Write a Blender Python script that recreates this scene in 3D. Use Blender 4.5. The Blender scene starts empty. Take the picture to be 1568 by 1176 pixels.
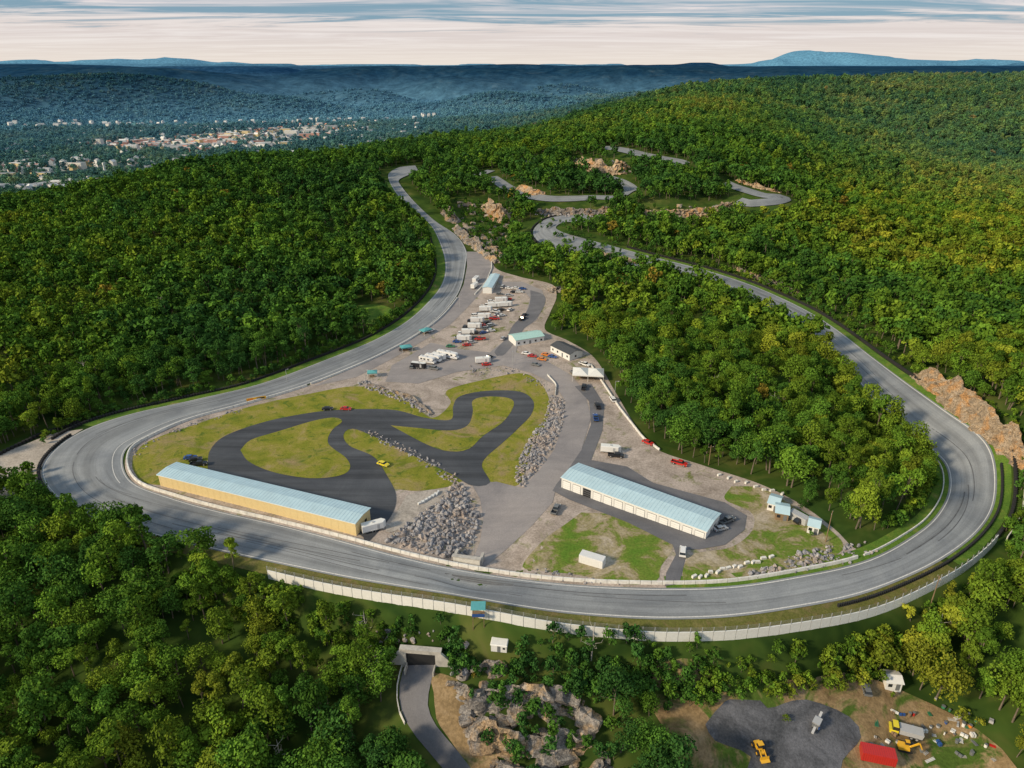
import bpy, bmesh, math, random, time
import numpy as np
from mathutils import Vector, Matrix, geometry, noise
T0=time.time()
rnd=random.Random(7)
scene=bpy.context.scene
# ------------------------------------------------------------------ camera geometry
F=1060.0; CU,CV=784.0,588.0; PIT=math.radians(24.6); HC=130.0
SP,CP=math.sin(PIT),math.cos(PIT)
def ray(u,v):
    dx=(u-CU)/F; dy=(CV-v)/F
    return dx, CP+dy*SP, -SP+dy*CP
def G(u,v,z=0.0):
    d=ray(u,v); t=(z-HC)/d[2]
    return (d[0]*t,d[1]*t)
def smooth(a,b,x):
    t=np.clip((x-a)/(b-a),0,1); return t*t*(3-2*t)
# ------------------------------------------------------------------ main track survey (outer edge, inner edge, elevation)
TR=[(636,256,641,262,37),(612,259,628,266,36.5),(596,268,612,274,35),(597,281,613,283,33),(612,304,632,306,28),(638,328,662,333,22),(662,352,698,358,16),
(677,383,714,384,11),(682,410,713,408,8),(676,436,708,435,6),(656,462,697,458,4.5),(624,491,668,490,3),(575,520,625,520,1.5),(500,551,560,553,.5),(400,588,465,591,0),
(300,612,370,619,0),(200,634,285,643,0),(132,656,225,670,0),(85,684,195,690,0),(62,718,190,718,0),(85,757,208,745,0),(150,790,260,765,0),
(240,815,330,785,0),(340,840,430,808,0),(450,864,520,830,0),(560,888,610,853,0),(680,913,700,873,0),(800,933,800,889,0),(920,943,905,900,0),
(1030,946,1020,905,0),(1150,937,1130,900,0),(1280,913,1240,881,0),(1380,882,1330,858,0),(1450,850,1390,828,0),(1500,810,1430,795,0),(1524,768,1452,752,0),
(1518,722,1450,712,0),(1490,682,1425,680,.5),(1440,638,1385,645,1),(1382,590,1330,598,2),(1334,549,1290,554,3),(1280,505,1240,511,4),(1230,473,1190,477,5),
(1160,441,1120,449,6.5),(1090,418,1060,427,8),(1020,400,985,409,10),(950,384,920,397,12.5),(900,372,868,386,15),(866,362,832,371,16.5),(851,352,816,353,18),
(862,343,832,338,20),(880,340,860,331,22),(905,339,900,331,23)]
Lw=np.array([G(a,b,z) for a,b,c,d,z in TR]); Rw=np.array([G(c,d,z) for a,b,c,d,z in TR])
Cw=(Lw+Rw)/2
def catmull(P,step=2.5,n=None):
    P=np.asarray(P,float); out=[]; 
    Q=np.vstack([2*P[0]-P[1],P,2*P[-1]-P[-2]])
    for i in range(1,len(Q)-2):
        p0,p1,p2,p3=Q[i-1],Q[i],Q[i+1],Q[i+2]
        m=n[i-1] if n is not None else max(2,int(np.linalg.norm(p2-p1)/step))
        for k in range(m):
            t=k/m
            out.append(.5*((2*p1)+(-p0+p2)*t+(2*p0-5*p1+4*p2-p3)*t*t+(-p0+3*p1-3*p2+p3)*t**3))
    out.append(P[-1]); return np.array(out)
NS=[max(2,int(np.linalg.norm(Cw[i+1]-Cw[i])/2.5)) for i in range(len(Cw)-1)]
LS=catmull(Lw,n=NS); RS=catmull(Rw,n=NS)
IDX=np.concatenate([[0],np.cumsum(NS)])
CS=(LS+RS)/2
def inpoly(x,y,P):
    x=np.asarray(x,float); y=np.asarray(y,float); res=np.zeros(x.shape,bool)
    n=len(P)
    for i in range(n):
        x1,y1=P[i]; x2,y2=P[(i+1)%n]
        if y1==y2: continue
        c=((y1>y)!=(y2>y))&(x<(x2-x1)*(y-y1)/(y2-y1)+x1)
        res^=c
    return res
def distpl(x,y,P,vals=None):
    x=np.asarray(x,float); y=np.asarray(y,float); best=np.full(x.shape,1e12); bv=np.zeros(x.shape)
    for i in range(len(P)-1):
        ax,ay=P[i]; bx,by=P[i+1]; dx,dy=bx-ax,by-ay; l2=dx*dx+dy*dy+1e-9
        t=np.clip(((x-ax)*dx+(y-ay)*dy)/l2,0,1)
        d=(x-ax-t*dx)**2+(y-ay-t*dy)**2
        m=d<best; best=np.where(m,d,best)
        if vals is not None: bv=np.where(m,vals[i]+(vals[i+1]-vals[i])*t,bv)
    return (np.sqrt(best),bv) if vals is not None else np.sqrt(best)
# ------------------------------------------------------------------ terrain
ctrl=[]
for a,b,c,d,z in TR: 
    p=G((a+c)/2,(b+d)/2,z); ctrl.append((p[0],p[1],z))
def add(u,v,z,extra=0):
    p=G(u,v,z); ctrl.append((p[0],p[1],z+extra))
for q in [(500,650,0),(400,700,0),(700,680,0),(900,700,0),(1000,750,0),(1200,800,0),(800,800,0),(700,540,1),(770,470,4),(800,437,7),(1100,650,1.5),(1300,700,1),(1200,580,2.5),(1000,500,5),(900,450,7),
 (722,400,9),(600,600,0),(850,600,.5),
 (850,410,10),(800,370,13),(750,330,20),(700,310,25),(1000,330,24),(900,320,25),
 (925,228,52),(985,238,50),(1033,248,48),(848,236,45),(800,250,41),(720,270,34),(760,280,33),(830,303,28),(960,295,30),(930,270,38),(880,290,33),(1110,282,38),(1195,305,32),(1160,312,30),(1080,330,22),(1000,290,38),(1080,360,14),(1150,400,9),
 (500,400,7),(400,330,22),(250,320,26),(200,400,12),(100,500,2),(300,500,3),(0,600,-1),(0,450,4),(0,390,8),(450,480,2),(560,420,6),(550,300,29),(500,275,36),
 (0,337,15),(100,315,21.5),(190,296,29),(250,280,34),(330,259,41),(420,253,42),(520,262,39),(580,262,37),
 (100,292,-52),(0,270,-58),(0,240,-60),(180,262,-55),(300,215,-60),(450,212,-60),(400,180,-55),(100,200,-60),(600,190,-50),(0,200,-60),
 (600,232,34),(700,218,40),(780,214,45),(850,203,50),(930,178,65),(1000,162,73),(1080,141,88),(1150,133,92),(1300,130,93),(1420,121,100),(1568,112,112),
 (1150,170,70),(1300,160,62),(1568,160,65),(1300,200,36),(1568,200,35),(1400,250,10),(1568,250,8),(1100,210,60),(1100,250,50),(1200,230,44),(1250,260,26),(1568,300,0),(1400,300,2),(1260,305,9),
 (1568,400,-3),(1400,400,0),(1250,400,5),(1568,500,6),(1450,490,5),(1340,470,4),(1568,600,15),(1500,575,12),(1568,660,13),(1568,790,-1),
 (-300,700,0),(-300,500,5),(1900,600,5),(1900,300,-5),(1900,800,-6)]: add(*q)
for q in [(0,850,-7,0),(-200,900,-14,0),(100,960,-14,0),(0,1100,-24,0),(250,1000,-15,4),(300,1150,-25,6),(500,1000,-13,7.5),(500,1150,-23,8),(645,1008,-8.6,8),(632,1060,-12,8),(660,1120,-16,8),(720,1190,-20,8),
 (800,1010,-8,8),(800,1100,-14,8),(850,1180,-20,8),(1000,1010,-9,8),(1000,1120,-17,8),(1200,1000,-10,7),(1200,1110,-17,7),(1250,1176,-19,7),(1400,1010,-12,2),(1400,1120,-17,2),(1568,950,-7,0),(1568,1100,-15,0),(1800,1000,-12,0),
 (800,1400,-30,8),(200,1400,-36,4),(1400,1400,-28,4)]: add(*q)
ctrl+=[(-350,950,-20),(-520,850,-25),(-180,1020,5),(-100,1250,-25),(100,1300,20),(300,2200,30),(900,2500,30),(-900,2500,-60),(-900,1200,-60),(1600,1500,40),(0,-300,-50),(-600,100,-20),(600,100,-20),(0,2000,-40),(-300,2900,-60),(1500,3000,10)]
CT=np.array(ctrl); C2=28.0**2
def phi(d2): return np.sqrt(d2+C2)
n=len(CT); A=np.zeros((n+1,n+1)); dd=(CT[:,None,0]-CT[None,:,0])**2+(CT[:,None,1]-CT[None,:,1])**2
A[:n,:n]=phi(dd)-np.eye(n)*1.0; A[:n,n]=1; A[n,:n]=1
W=np.linalg.solve(A,np.concatenate([CT[:,2],[0]]))
def vnoise(x,y,seed):
    xi=np.floor(x).astype(np.int64); yi=np.floor(y).astype(np.int64); fx=x-xi; fy=y-yi
    def h(a,b):
        v=np.sin(a*127.1+b*311.7+seed*74.7)*43758.5453
        return v-np.floor(v)
    fx=fx*fx*(3-2*fx); fy=fy*fy*(3-2*fy)
    return (h(xi,yi)*(1-fx)+h(xi+1,yi)*fx)*(1-fy)+(h(xi,yi+1)*(1-fx)+h(xi+1,yi+1)*fx)*fy
def fbm(x,y,seed,oct=4):
    s=0;a=.5;tot=0
    for i in range(oct):
        s=s+a*vnoise(x*2**i+seed*3.1,y*2**i-seed*1.7,seed+i); tot+=a; a*=.5
    return s/tot
def far(x,y):
    r=np.hypot(x,y)
    amp=np.clip(105+(r-2500)*0.026,95,245)
    f=fbm(x/1900,y/1500,3,4); f=np.clip((f-.30)/.40,0,1); f=f*f*(3-2*f)
    z=-80+amp*f
    z=z+smooth(12000,22000,r)*50
    for (u,vtop,R,sg) in [(1078,97.5,9000,270),(1245,91,32000,1500),(1190,97,32000,1200),(1330,96,32000,1700),(1480,97,32000,2300),(245,94,30000,1300),(60,99,30000,1500),(150,99.5,30000,1200),(330,100,30000,900),
        (1000,104,9300,600),(300,130,4300,300),(420,137,4000,260),(150,136,4200,300),(60,114,7500,700),(330,110,8500,900),(620,110,7000,620),(860,122,5200,330),(950,112,6500,420),(560,126,5000,260),(760,134,4200,240),(690,117,6000,300),(480,118,6200,380),(200,120,5800,420),(810,107,8200,600)]:
        cy=R*.9; cx=(u-CU)/F*cy/(CP+(CV-100)/F*SP)
        zt=HC+(102.7-vtop)/F*cy*1.02/CP
        bump=(max(zt-85,45) if R>20000 else (zt+70))*np.exp(-(((x-cx)/sg)**2+((y-cy)/(sg*(2.0 if R>20000 else .7)))**2))
        z=z+bump*(1 if R>20000 else np.clip(1-f*.7,0,1))
    z=np.where(r<20000,np.minimum(z,124+np.clip((z-124)*.45,0,50)),z)
    return z
OUT=LS[IDX[6]:IDX[46]]; OUTS=OUT[::4]
LSOUTH=LS[IDX[19]:IDX[36]:2]; RSOUTH=RS[IDX[19]:IDX[36]:2]
RAMP=np.array([G(737,872,-2.2),G(752,838,-2.0),G(778,800,-1.2),G(806,762,0)]); RAMPD=[2.2,2.0,1.2,0.0]
def height(x,y):
    x=np.atleast_1d(np.asarray(x,float)); y=np.atleast_1d(np.asarray(y,float)); sh=x.shape; x=x.ravel(); y=y.ravel()
    z=np.full(x.shape,W[n])
    for s in range(0,len(x),20000):
        xs=x[s:s+20000];ys=y[s:s+20000]
        z[s:s+20000]+=phi((xs[:,None]-CT[None,:,0])**2+(ys[:,None]-CT[None,:,1])**2)@W[:n]
    r=np.hypot(x,y)
    m=r>650
    if m.any():
        z[m]+=smooth(650,1300,r[m])*(fbm(x[m]/130,y[m]/130,11,3)-.5)*20
    m=r>2300
    if m.any():
        s=smooth(2400,3500,r[m]); z[m]=z[m]*(1-s)+far(x[m],y[m])*s
    m=(y<200)&(y>0)&(np.abs(x)<220)
    if m.any():
        xm,ym=x[m],y[m]
        ins=inpoly(xm,ym,OUTS); d=distpl(xm,ym,LSOUTH)
        w=smooth(-118,-75,xm)*smooth(150,105,xm)
        z[m]-=np.where(ins,0,smooth(6.5,12,d)*8*w)
        dr,dep=distpl(xm,ym,RAMP,RAMPD); di=distpl(xm,ym,RSOUTH)
        z[m]-=np.where(ins,dep*(1-smooth(5.5,16,dr))*smooth(1.5,5,di),0)
    return z.reshape(sh)
TT=np.concatenate([np.linspace(120,420,240),np.linspace(422,900,150),np.geomspace(905,4500,160)])
def P(u,v):
    d=ray(u,v); x=d[0]*TT; y=d[1]*TT; z=HC+d[2]*TT; h=height(x,y); below=np.where(z<h)[0]
    if len(below)==0: i=len(TT)-1; return (x[i],y[i])
    i=below[0]
    if i==0: return (x[0],y[0])
    a=(z[i-1]-h[i-1]); b=(h[i]-z[i]); f=a/(a+b)
    return (x[i-1]+(x[i]-x[i-1])*f, y[i-1]+(y[i]-y[i-1])*f)
def PP(l): return [P(a,b) for a,b in l]
def hz(x,y): return float(height(x,y)[0])
def zd(x,y,off):
    return height(x,y)+off+np.maximum(0,np.asarray(y)-330)*0.0014
# ------------------------------------------------------------------ materials
def nn(nt,t,**k):
    nd=nt.nodes.new(t)
    for a,b in k.items(): setattr(nd,a,b)
    return nd
def mix(nt,fac,a,b,mode='MIX'):
    m=nn(nt,'ShaderNodeMix',data_type='RGBA',blend_type=mode)
    for s,val in ((0,fac),(6,a),(7,b)):
        if hasattr(val,'links'): nt.links.new(val,m.inputs[s])
        else: m.inputs[s].default_value=val if s==0 else (tuple(val)+(1,))[:4]
    return m.outputs[2]
def mrange(nt,src,a,b,c=0,d=1):
    m=nn(nt,'ShaderNodeMapRange'); 
    for i,v in enumerate((a,b,c,d)): m.inputs[i+1].default_value=v
    nt.links.new(src,m.inputs[0]); return m.outputs[0]
def mth(nt,op,a,b=None):
    m=nn(nt,'ShaderNodeMath',operation=op)
    for i,v in enumerate((a,b)):
        if v is None: continue
        if hasattr(v,'links'): nt.links.new(v,m.inputs[i])
        else: m.inputs[i].default_value=v
    return m.outputs[0]
def paint_haze(nt,col,k=1.0,K=3300.0):  # mixes aerial haze into the base colour by distance and height
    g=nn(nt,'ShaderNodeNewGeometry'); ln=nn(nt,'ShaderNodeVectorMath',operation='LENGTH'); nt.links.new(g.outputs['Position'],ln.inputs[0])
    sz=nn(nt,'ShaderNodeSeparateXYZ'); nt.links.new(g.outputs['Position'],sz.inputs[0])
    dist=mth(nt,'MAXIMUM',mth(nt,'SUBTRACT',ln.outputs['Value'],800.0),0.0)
    low=mrange(nt,sz.outputs[2],-70,110,1.6,.7)           # painted haze thickens in the valleys
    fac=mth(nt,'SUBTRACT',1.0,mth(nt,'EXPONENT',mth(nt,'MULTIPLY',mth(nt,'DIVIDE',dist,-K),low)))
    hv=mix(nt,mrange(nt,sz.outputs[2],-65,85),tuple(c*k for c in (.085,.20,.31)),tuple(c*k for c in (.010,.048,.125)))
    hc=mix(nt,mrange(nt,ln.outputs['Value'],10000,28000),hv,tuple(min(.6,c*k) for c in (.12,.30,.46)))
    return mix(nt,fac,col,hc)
def noisev(nt,scale,detail=4,rough=.55,dist=0,vec=None):
    t=nn(nt,'ShaderNodeTexNoise'); t.inputs['Scale'].default_value=scale; t.inputs['Detail'].default_value=detail; t.inputs['Roughness'].default_value=rough; t.inputs['Distortion'].default_value=dist
    if vec is None:
        g=nn(nt,'ShaderNodeNewGeometry'); vec=g.outputs['Position']
    nt.links.new(vec,t.inputs['Vector']); return t.outputs['Fac']
def ramp(nt,fac,stops):
    r=nn(nt,'ShaderNodeValToRGB'); nt.links.new(fac,r.inputs[0]); e=r.color_ramp.elements
    while len(e)<len(stops): e.new(.5)
    for i,(p,c) in enumerate(stops):
        e[i].position=p; e[i].color=(tuple(c)+(1,))[:4]
    return r.outputs['Color']
def newmat(name):
    m=bpy.data.materials.new(name); m.use_nodes=True; nt=m.node_tree; b=nt.nodes['Principled BSDF']; return m,nt,b
def m_plain(name,col,rough=.6,metal=0,var=.12,scale=1.5):
    m,nt,b=newmat(name)
    c=ramp(nt,noisev(nt,scale,4,.6),[(.3,tuple(x*(1-var) for x in col)),(.7,tuple(min(1,x*(1+var)) for x in col))])
    nt.links.new(c,b.inputs['Base Color']); b.inputs['Roughness'].default_value=rough; b.inputs['Metallic'].default_value=metal
    return m
def m_ground(name,stops,scale=.15,fine=1.2,bump=.3,patch=None,rough=.95,patch2=None):
    m,nt,b=newmat(name)
    c=ramp(nt,noisev(nt,scale,6,.68,.5),stops)
    for pt in (patch,patch2):
        if pt:
            pc,ps,p0,p1=pt
            pf=ramp(nt,noisev(nt,ps,5,.65,1.0),[(p0,(0,0,0)),(p1,(1,1,1))]); c=mix(nt,pf,c,pc)
    f=ramp(nt,noisev(nt,fine,4,.7),[(.3,(.68,.68,.68)),(.7,(1.28,1.28,1.28))])
    c=mix(nt,1.0,c,f,'MULTIPLY')
    nt.links.new(c,b.inputs['Base Color']); b.inputs['Roughness'].default_value=rough; b.inputs['Specular IOR Level'].default_value=.15
    bp=nn(nt,'ShaderNodeBump'); bp.inputs['Strength'].default_value=bump; bp.inputs['Distance'].default_value=.3
    nt.links.new(noisev(nt,fine*2,3,.7),bp.inputs['Height']); nt.links.new(bp.outputs[0],b.inputs['Normal'])
    return m
M={}
m=bpy.data.materials.new('forest_floor_terrain'); m.use_nodes=True; nt=m.node_tree; nt.nodes.clear(); out=nn(nt,'ShaderNodeOutputMaterial'); df=nn(nt,'ShaderNodeBsdfDiffuse')
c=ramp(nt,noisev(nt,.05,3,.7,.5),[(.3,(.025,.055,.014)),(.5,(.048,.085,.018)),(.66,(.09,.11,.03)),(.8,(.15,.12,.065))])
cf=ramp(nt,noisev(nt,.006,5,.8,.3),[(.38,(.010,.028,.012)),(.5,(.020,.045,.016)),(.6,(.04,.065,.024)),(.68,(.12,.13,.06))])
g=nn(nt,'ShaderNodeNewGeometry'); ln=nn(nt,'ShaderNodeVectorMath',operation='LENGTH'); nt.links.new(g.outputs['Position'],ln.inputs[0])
c=mix(nt,mrange(nt,ln.outputs['Value'],900,2500),c,cf); c=paint_haze(nt,c)
mo=ramp(nt,noisev(nt,.012,5,.8),[(.36,(.60,.62,.64)),(.64,(1.32,1.3,1.27))]); c=mix(nt,1.0,c,mo,'MULTIPLY')
nt.links.new(c,df.inputs[0]); nt.links.new(df.outputs[0],out.inputs[0])
M['terrain']=m
M['gravel']=m_ground('gravel_ground',[(.3,(.24,.20,.17)),(.45,(.34,.29,.255)),(.6,(.45,.385,.345)),(.8,(.34,.29,.25))],.10,1.5,.3,patch=((.15,.17,.05),.09,.57,.68))
M['gravel2']=m_ground('packed_gravel',[(.3,(.30,.27,.24)),(.5,(.40,.36,.32)),(.7,(.48,.44,.40))],.15,1.5,.2)
M['dirt']=m_ground('dirt_ground',[(.3,(.13,.09,.045)),(.5,(.27,.19,.10)),(.7,(.38,.28,.17))],.12,1.2,.5,patch=((.07,.12,.02),.06,.49,.57))
M['grass']=m_ground('dry_grass',[(.36,(.14,.17,.02)),(.45,(.20,.215,.025)),(.52,(.235,.23,.035)),(.60,(.28,.245,.06)),(.70,(.33,.27,.12))],.10,2.2,.35,patch=((.30,.23,.115),.055,.53,.66),patch2=((.10,.15,.02),.22,.56,.66))
M['verge']=m_ground('worn_verge_grass',[(.36,(.17,.135,.06)),(.5,(.115,.125,.03)),(.62,(.18,.16,.06))],.16,2.0,.35)
M['green']=m_ground('green_grass',[(.3,(.06,.13,.018)),(.5,(.095,.18,.024)),(.62,(.15,.20,.035)),(.75,(.26,.22,.11))],.2,2.0,.35)
M['mott']=m_ground('worn_grass',[(.36,(.10,.19,.022)),(.47,(.15,.20,.035)),(.52,(.28,.24,.13)),(.64,(.43,.37,.29))],.09,1.5,.35)
def m_asph(name,base,streak=.12,spread=9):
    m,nt,b=newmat(name)
    uv=nn(nt,'ShaderNodeUVMap'); mp=nn(nt,'ShaderNodeMapping'); nt.links.new(uv.outputs[0],mp.inputs[0]); mp.inputs['Scale'].default_value=(.010,spread,1)
    s=noisev(nt,1.0,5,.65,.3,mp.outputs[0])
    c1=ramp(nt,s,[(.36,tuple(x*(1-streak) for x in base)),(.62,tuple(x*(1+streak) for x in base))])
    c2=ramp(nt,noisev(nt,.04,6,.7,.6),[(.38,(.80,.81,.83)),(.62,(1.12,1.11,1.09))])
    c3=ramp(nt,noisev(nt,2.5,4,.75),[(.3,(.85,.85,.85)),(.7,(1.13,1.13,1.13))])
    c=mix(nt,1.0,mix(nt,1.0,c1,c2,'MULTIPLY'),c3,'MULTIPLY')
    nt.links.new(c,b.inputs['Base Color']); b.inputs['Roughness'].default_value=.8; b.inputs['Specular IOR Level'].default_value=.3
    return m
M['track']=m_asph('weathered_asphalt',(.225,.242,.262),.2,7)
M['pad']=m_asph('paddock_asphalt',(.28,.26,.262),.06,.5)
M['dark']=m_asph('dark_asphalt',(.066,.072,.084),.3,.7)
M['dark2']=m_asph('road_asphalt',(.15,.15,.165),.1,.5)
M['lot']=m_ground('crushed_stone_lot',[(.4,(.06,.065,.075)),(.6,(.14,.145,.165))],.1,2,.4)
M['rubber']=m_plain('tyre_mark_rubber',(.10,.105,.115),.8,0,.3,.5)
M['white']=m_plain('white_paint',(.74,.74,.72),.5,0,.06)
M['line']=m_plain('road_marking_paint',(.58,.58,.57),.7,0,.25,3)
M['conc']=m_plain('concrete',(.44,.42,.39),.85,0,.25,.6)
M['concw']=m_plain('pale_concrete',(.66,.65,.62),.85,0,.18,.8)
M['roof']=m_plain('pale_blue_metal_roof',(.50,.67,.74),.4,.1,.08,.3)
M['yellow']=m_plain('yellow_siding',(.68,.54,.28),.6,0,.06)
M['whitew']=m_plain('white_siding',(.72,.72,.71),.6,0,.04)
M['door']=m_plain('garage_door_panel',(.78,.78,.77),.5,0,.03)
M['teal']=m_plain('teal_roof',(.10,.36,.38),.5,0,.1)
M['tealr']=m_plain('pale_teal_roof',(.40,.62,.58),.5,0,.1)
M['blkroof']=m_plain('dark_shingle_roof',(.06,.065,.075),.8,0,.2)
M['tire']=m_plain('black_rubber',(.018,.018,.02),.8,0,.2)
M['glass']=m_plain('window_glass',(.02,.025,.03),.1,0,.1)
M['metal']=m_plain('galvanised_steel',(.45,.46,.47),.5,.3,.1)
M['wood']=m_plain('timber',(.22,.15,.09),.8,0,.2)
M['brick']=m_plain('red_brick',(.48,.24,.19),.85,0,.15)
M['greyroof']=m_plain('grey_roof',(.30,.32,.35),.8,0,.2)
for nme,col in dict(c_white=(.75,.75,.75),c_black=(.02,.02,.025),c_grey=(.16,.17,.18),c_silver=(.42,.43,.45),c_red=(.5,.03,.025),c_blue=(.03,.09,.3),c_yellow=(.75,.62,.04),c_orange=(.7,.22,.03),c_green=(.04,.2,.1),c_plant=(.75,.42,.03)).items():
    M[nme]=m_plain('car_paint_'+nme[2:],col,.3,0,.04)
def m_rock(name,stops,wrm):
    m,nt,b=newmat(name)
    c=ramp(nt,noisev(nt,.35,6,.7,.6),stops)
    w=ramp(nt,noisev(nt,.12,4,.6,1),[(.5,(0,0,0)),(.62,(1,1,1))])
    c=mix(nt,w,c,wrm)
    f=ramp(nt,noisev(nt,2.2,5,.78),[(.38,(.42,.42,.45)),(.62,(1.28,1.28,1.28))]); c=mix(nt,1.0,c,f,'MULTIPLY')
    oi=nn(nt,'ShaderNodeObjectInfo'); v=ramp(nt,oi.outputs['Random'],[(0,(.75,.75,.77)),(1,(1.3,1.28,1.24))]); c=mix(nt,1.0,c,v,'MULTIPLY')
    nt.links.new(c,b.inputs['Base Color']); b.inputs['Roughness'].default_value=.9; b.inputs['Specular IOR Level'].default_value=.2
    bp=nn(nt,'ShaderNodeBump'); bp.inputs['Strength'].default_value=.9; bp.inputs['Distance'].default_value=.5
    nt.links.new(noisev(nt,1.6,5,.75),bp.inputs['Height']); nt.links.new(bp.outputs[0],b.inputs['Normal'])
    return m
M['rock']=m_rock('weathered_rock',[(.3,(.11,.105,.10)),(.5,(.27,.25,.23)),(.7,(.46,.42,.38))],(.42,.30,.18))
M['rocko']=m_rock('tan_ledge_rock',[(.3,(.18,.15,.12)),(.5,(.40,.31,.21)),(.7,(.55,.46,.36))],(.50,.29,.13))
M['boulder']=m_rock('grey_boulder',[(.3,(.24,.24,.26)),(.6,(.38,.38,.40)),(.75,(.52,.51,.51))],(.42,.36,.32))
def m_leaf(name):
    m=bpy.data.materials.new(name); m.use_nodes=True; nt=m.node_tree; nt.nodes.clear()
    out=nn(nt,'ShaderNodeOutputMaterial')
    at=nn(nt,'ShaderNodeAttribute',attribute_type='INSTANCER',attribute_name='tone'); ct=nn(nt,'ShaderNodeAttribute',attribute_type='GEOMETRY',attribute_name='clump_tone'); oi=nn(nt,'ShaderNodeObjectInfo')
    c=ramp(nt,at.outputs['Fac'],[(.05,(.036,.098,.026)),(.3,(.060,.142,.025)),(.52,(.095,.182,.023)),(.72,(.145,.21,.024)),(.88,(.205,.225,.028)),(1.0,(.235,.175,.035))])
    c=mix(nt,1.0,c,ramp(nt,ct.outputs['Fac'],[(0,(.55,.58,.55)),(1,(1.5,1.46,1.3))]),'MULTIPLY')
    c=mix(nt,1.0,c,ramp(nt,oi.outputs['Random'],[(0,(.66,.68,.70)),(.6,(1,1,1)),(1,(1.4,1.36,1.25))]),'MULTIPLY')
    c=paint_haze(nt,c,1.75,3000.0)
    d=nn(nt,'ShaderNodeBsdfDiffuse'); nt.links.new(c,d.inputs[0]); nt.links.new(d.outputs[0],out.inputs[0])
    return m
M['leaf']=m_leaf('tree_foliage')
M['bark']=m_plain('tree_bark',(.16,.13,.10),.9,0,.3,2)
M['deadwood']=m_plain('bleached_wood',(.45,.42,.38),.9,0,.2,2)
# ------------------------------------------------------------------ mesh helpers
def mesh_obj(name,verts,faces,mats,mi=None,smoothf=False,uv=None,link=True):
    me=bpy.data.meshes.new(name); me.from_pydata([tuple(map(float,v)) for v in verts],[],faces)
    for k in mats: me.materials.append(M[k])
    if mi is not None: me.polygons.foreach_set('material_index',np.array(mi,dtype=np.int32))
    if smoothf: me.polygons.foreach_set('use_smooth',np.ones(len(me.polygons),bool))
    if uv is not None:
        ul=me.uv_layers.new(name='UVMap'); li=np.zeros(len(me.loops),dtype=np.int32); me.loops.foreach_get('vertex_index',li)
        ul.data.foreach_set('uv',np.asarray(uv,dtype=np.float32)[li].ravel())
    me.update(); ob=bpy.data.objects.new(name,me)
    if link: scene.collection.objects.link(ob)
    return ob
def grid_faces(nr,nc):
    i=np.arange(nr-1)[:,None]*nc+np.arange(nc-1)[None,:]
    return np.stack([i,i+1,i+nc+1,i+nc],-1).reshape(-1,4)
class MB:
    def __init__(s): s.v=[];s.f=[];s.m=[];s.mats=[]
    def mi(s,k):
        if k not in s.mats: s.mats.append(k)
        return s.mats.index(k)
    def add(s,vs,fs,k):
        o=len(s.v); s.v+=[tuple(v) for v in vs]; i=s.mi(k)
        for f in fs: s.f.append([a+o for a in f]); s.m.append(i)
    def box(s,x0,x1,y0,y1,z0,z1,k,tx=0,ty=0,top=None):
        vs=[(x0,y0,z0),(x1,y0,z0),(x1,y1,z0),(x0,y1,z0),(x0+tx,y0+ty,z1),(x1-tx,y0+ty,z1),(x1-tx,y1-ty,z1),(x0+tx,y1-ty,z1)]
        s.add(vs,[(0,3,2,1),(0,1,5,4),(1,2,6,5),(2,3,7,6),(3,0,4,7)],k); s.add(vs[4:],[(0,1,2,3)],top or k)
    def prism(s,prof,y0,y1,k):
        m=len(prof); vs=[(x,y0,z) for x,z in prof]+[(x,y1,z) for x,z in prof]
        fs=[tuple(range(m)),tuple(range(2*m-1,m-1,-1))]+[((i+1)%m,i,i+m,(i+1)%m+m) for i in range(m)]
        s.add(vs,fs,k)
    def cyl(s,c,r,h,ax,k,n=10,r2=None):
        r2=r if r2 is None else r2; vs=[]
        for j,(rr,hh) in enumerate(((r,0),(r2,h))):
            for i in range(n):
                a=2*math.pi*i/n; p,q=rr*math.cos(a),rr*math.sin(a)
                d={'x':(hh,p,q),'y':(p,hh,q),'z':(p,q,hh)}[ax]; vs.append((c[0]+d[0],c[1]+d[1],c[2]+d[2]))
        s.add(vs,[(i,(i+1)%n,(i+1)%n+n,i+n) for i in range(n)]+[tuple(range(n-1,-1,-1)),tuple(range(n,2*n))],k)
    def limb(s,p,q,r0,r1,k,n=5):
        p=Vector(p);q=Vector(q); ax=(q-p).normalized(); s1=ax.cross(Vector((.3,.5,.1))).normalized(); s2=ax.cross(s1)
        vs=[p+(s1*math.cos(a)+s2*math.sin(a))*r0 for a in [2*math.pi*i/n for i in range(n)]]+[q+(s1*math.cos(a)+s2*math.sin(a))*r1 for a in [2*math.pi*i/n for i in range(n)]]
        s.add(vs,[(i,(i+1)%n,(i+1)%n+n,i+n) for i in range(n)],k)
    def build(s,name,loc=(0,0,0),rz=0,sc=1):
        ob=mesh_obj(name,s.v,s.f,s.mats,s.m); ob.location=loc; ob.rotation_euler=(0,0,rz); ob.scale=(sc,)*3; return ob
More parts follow.
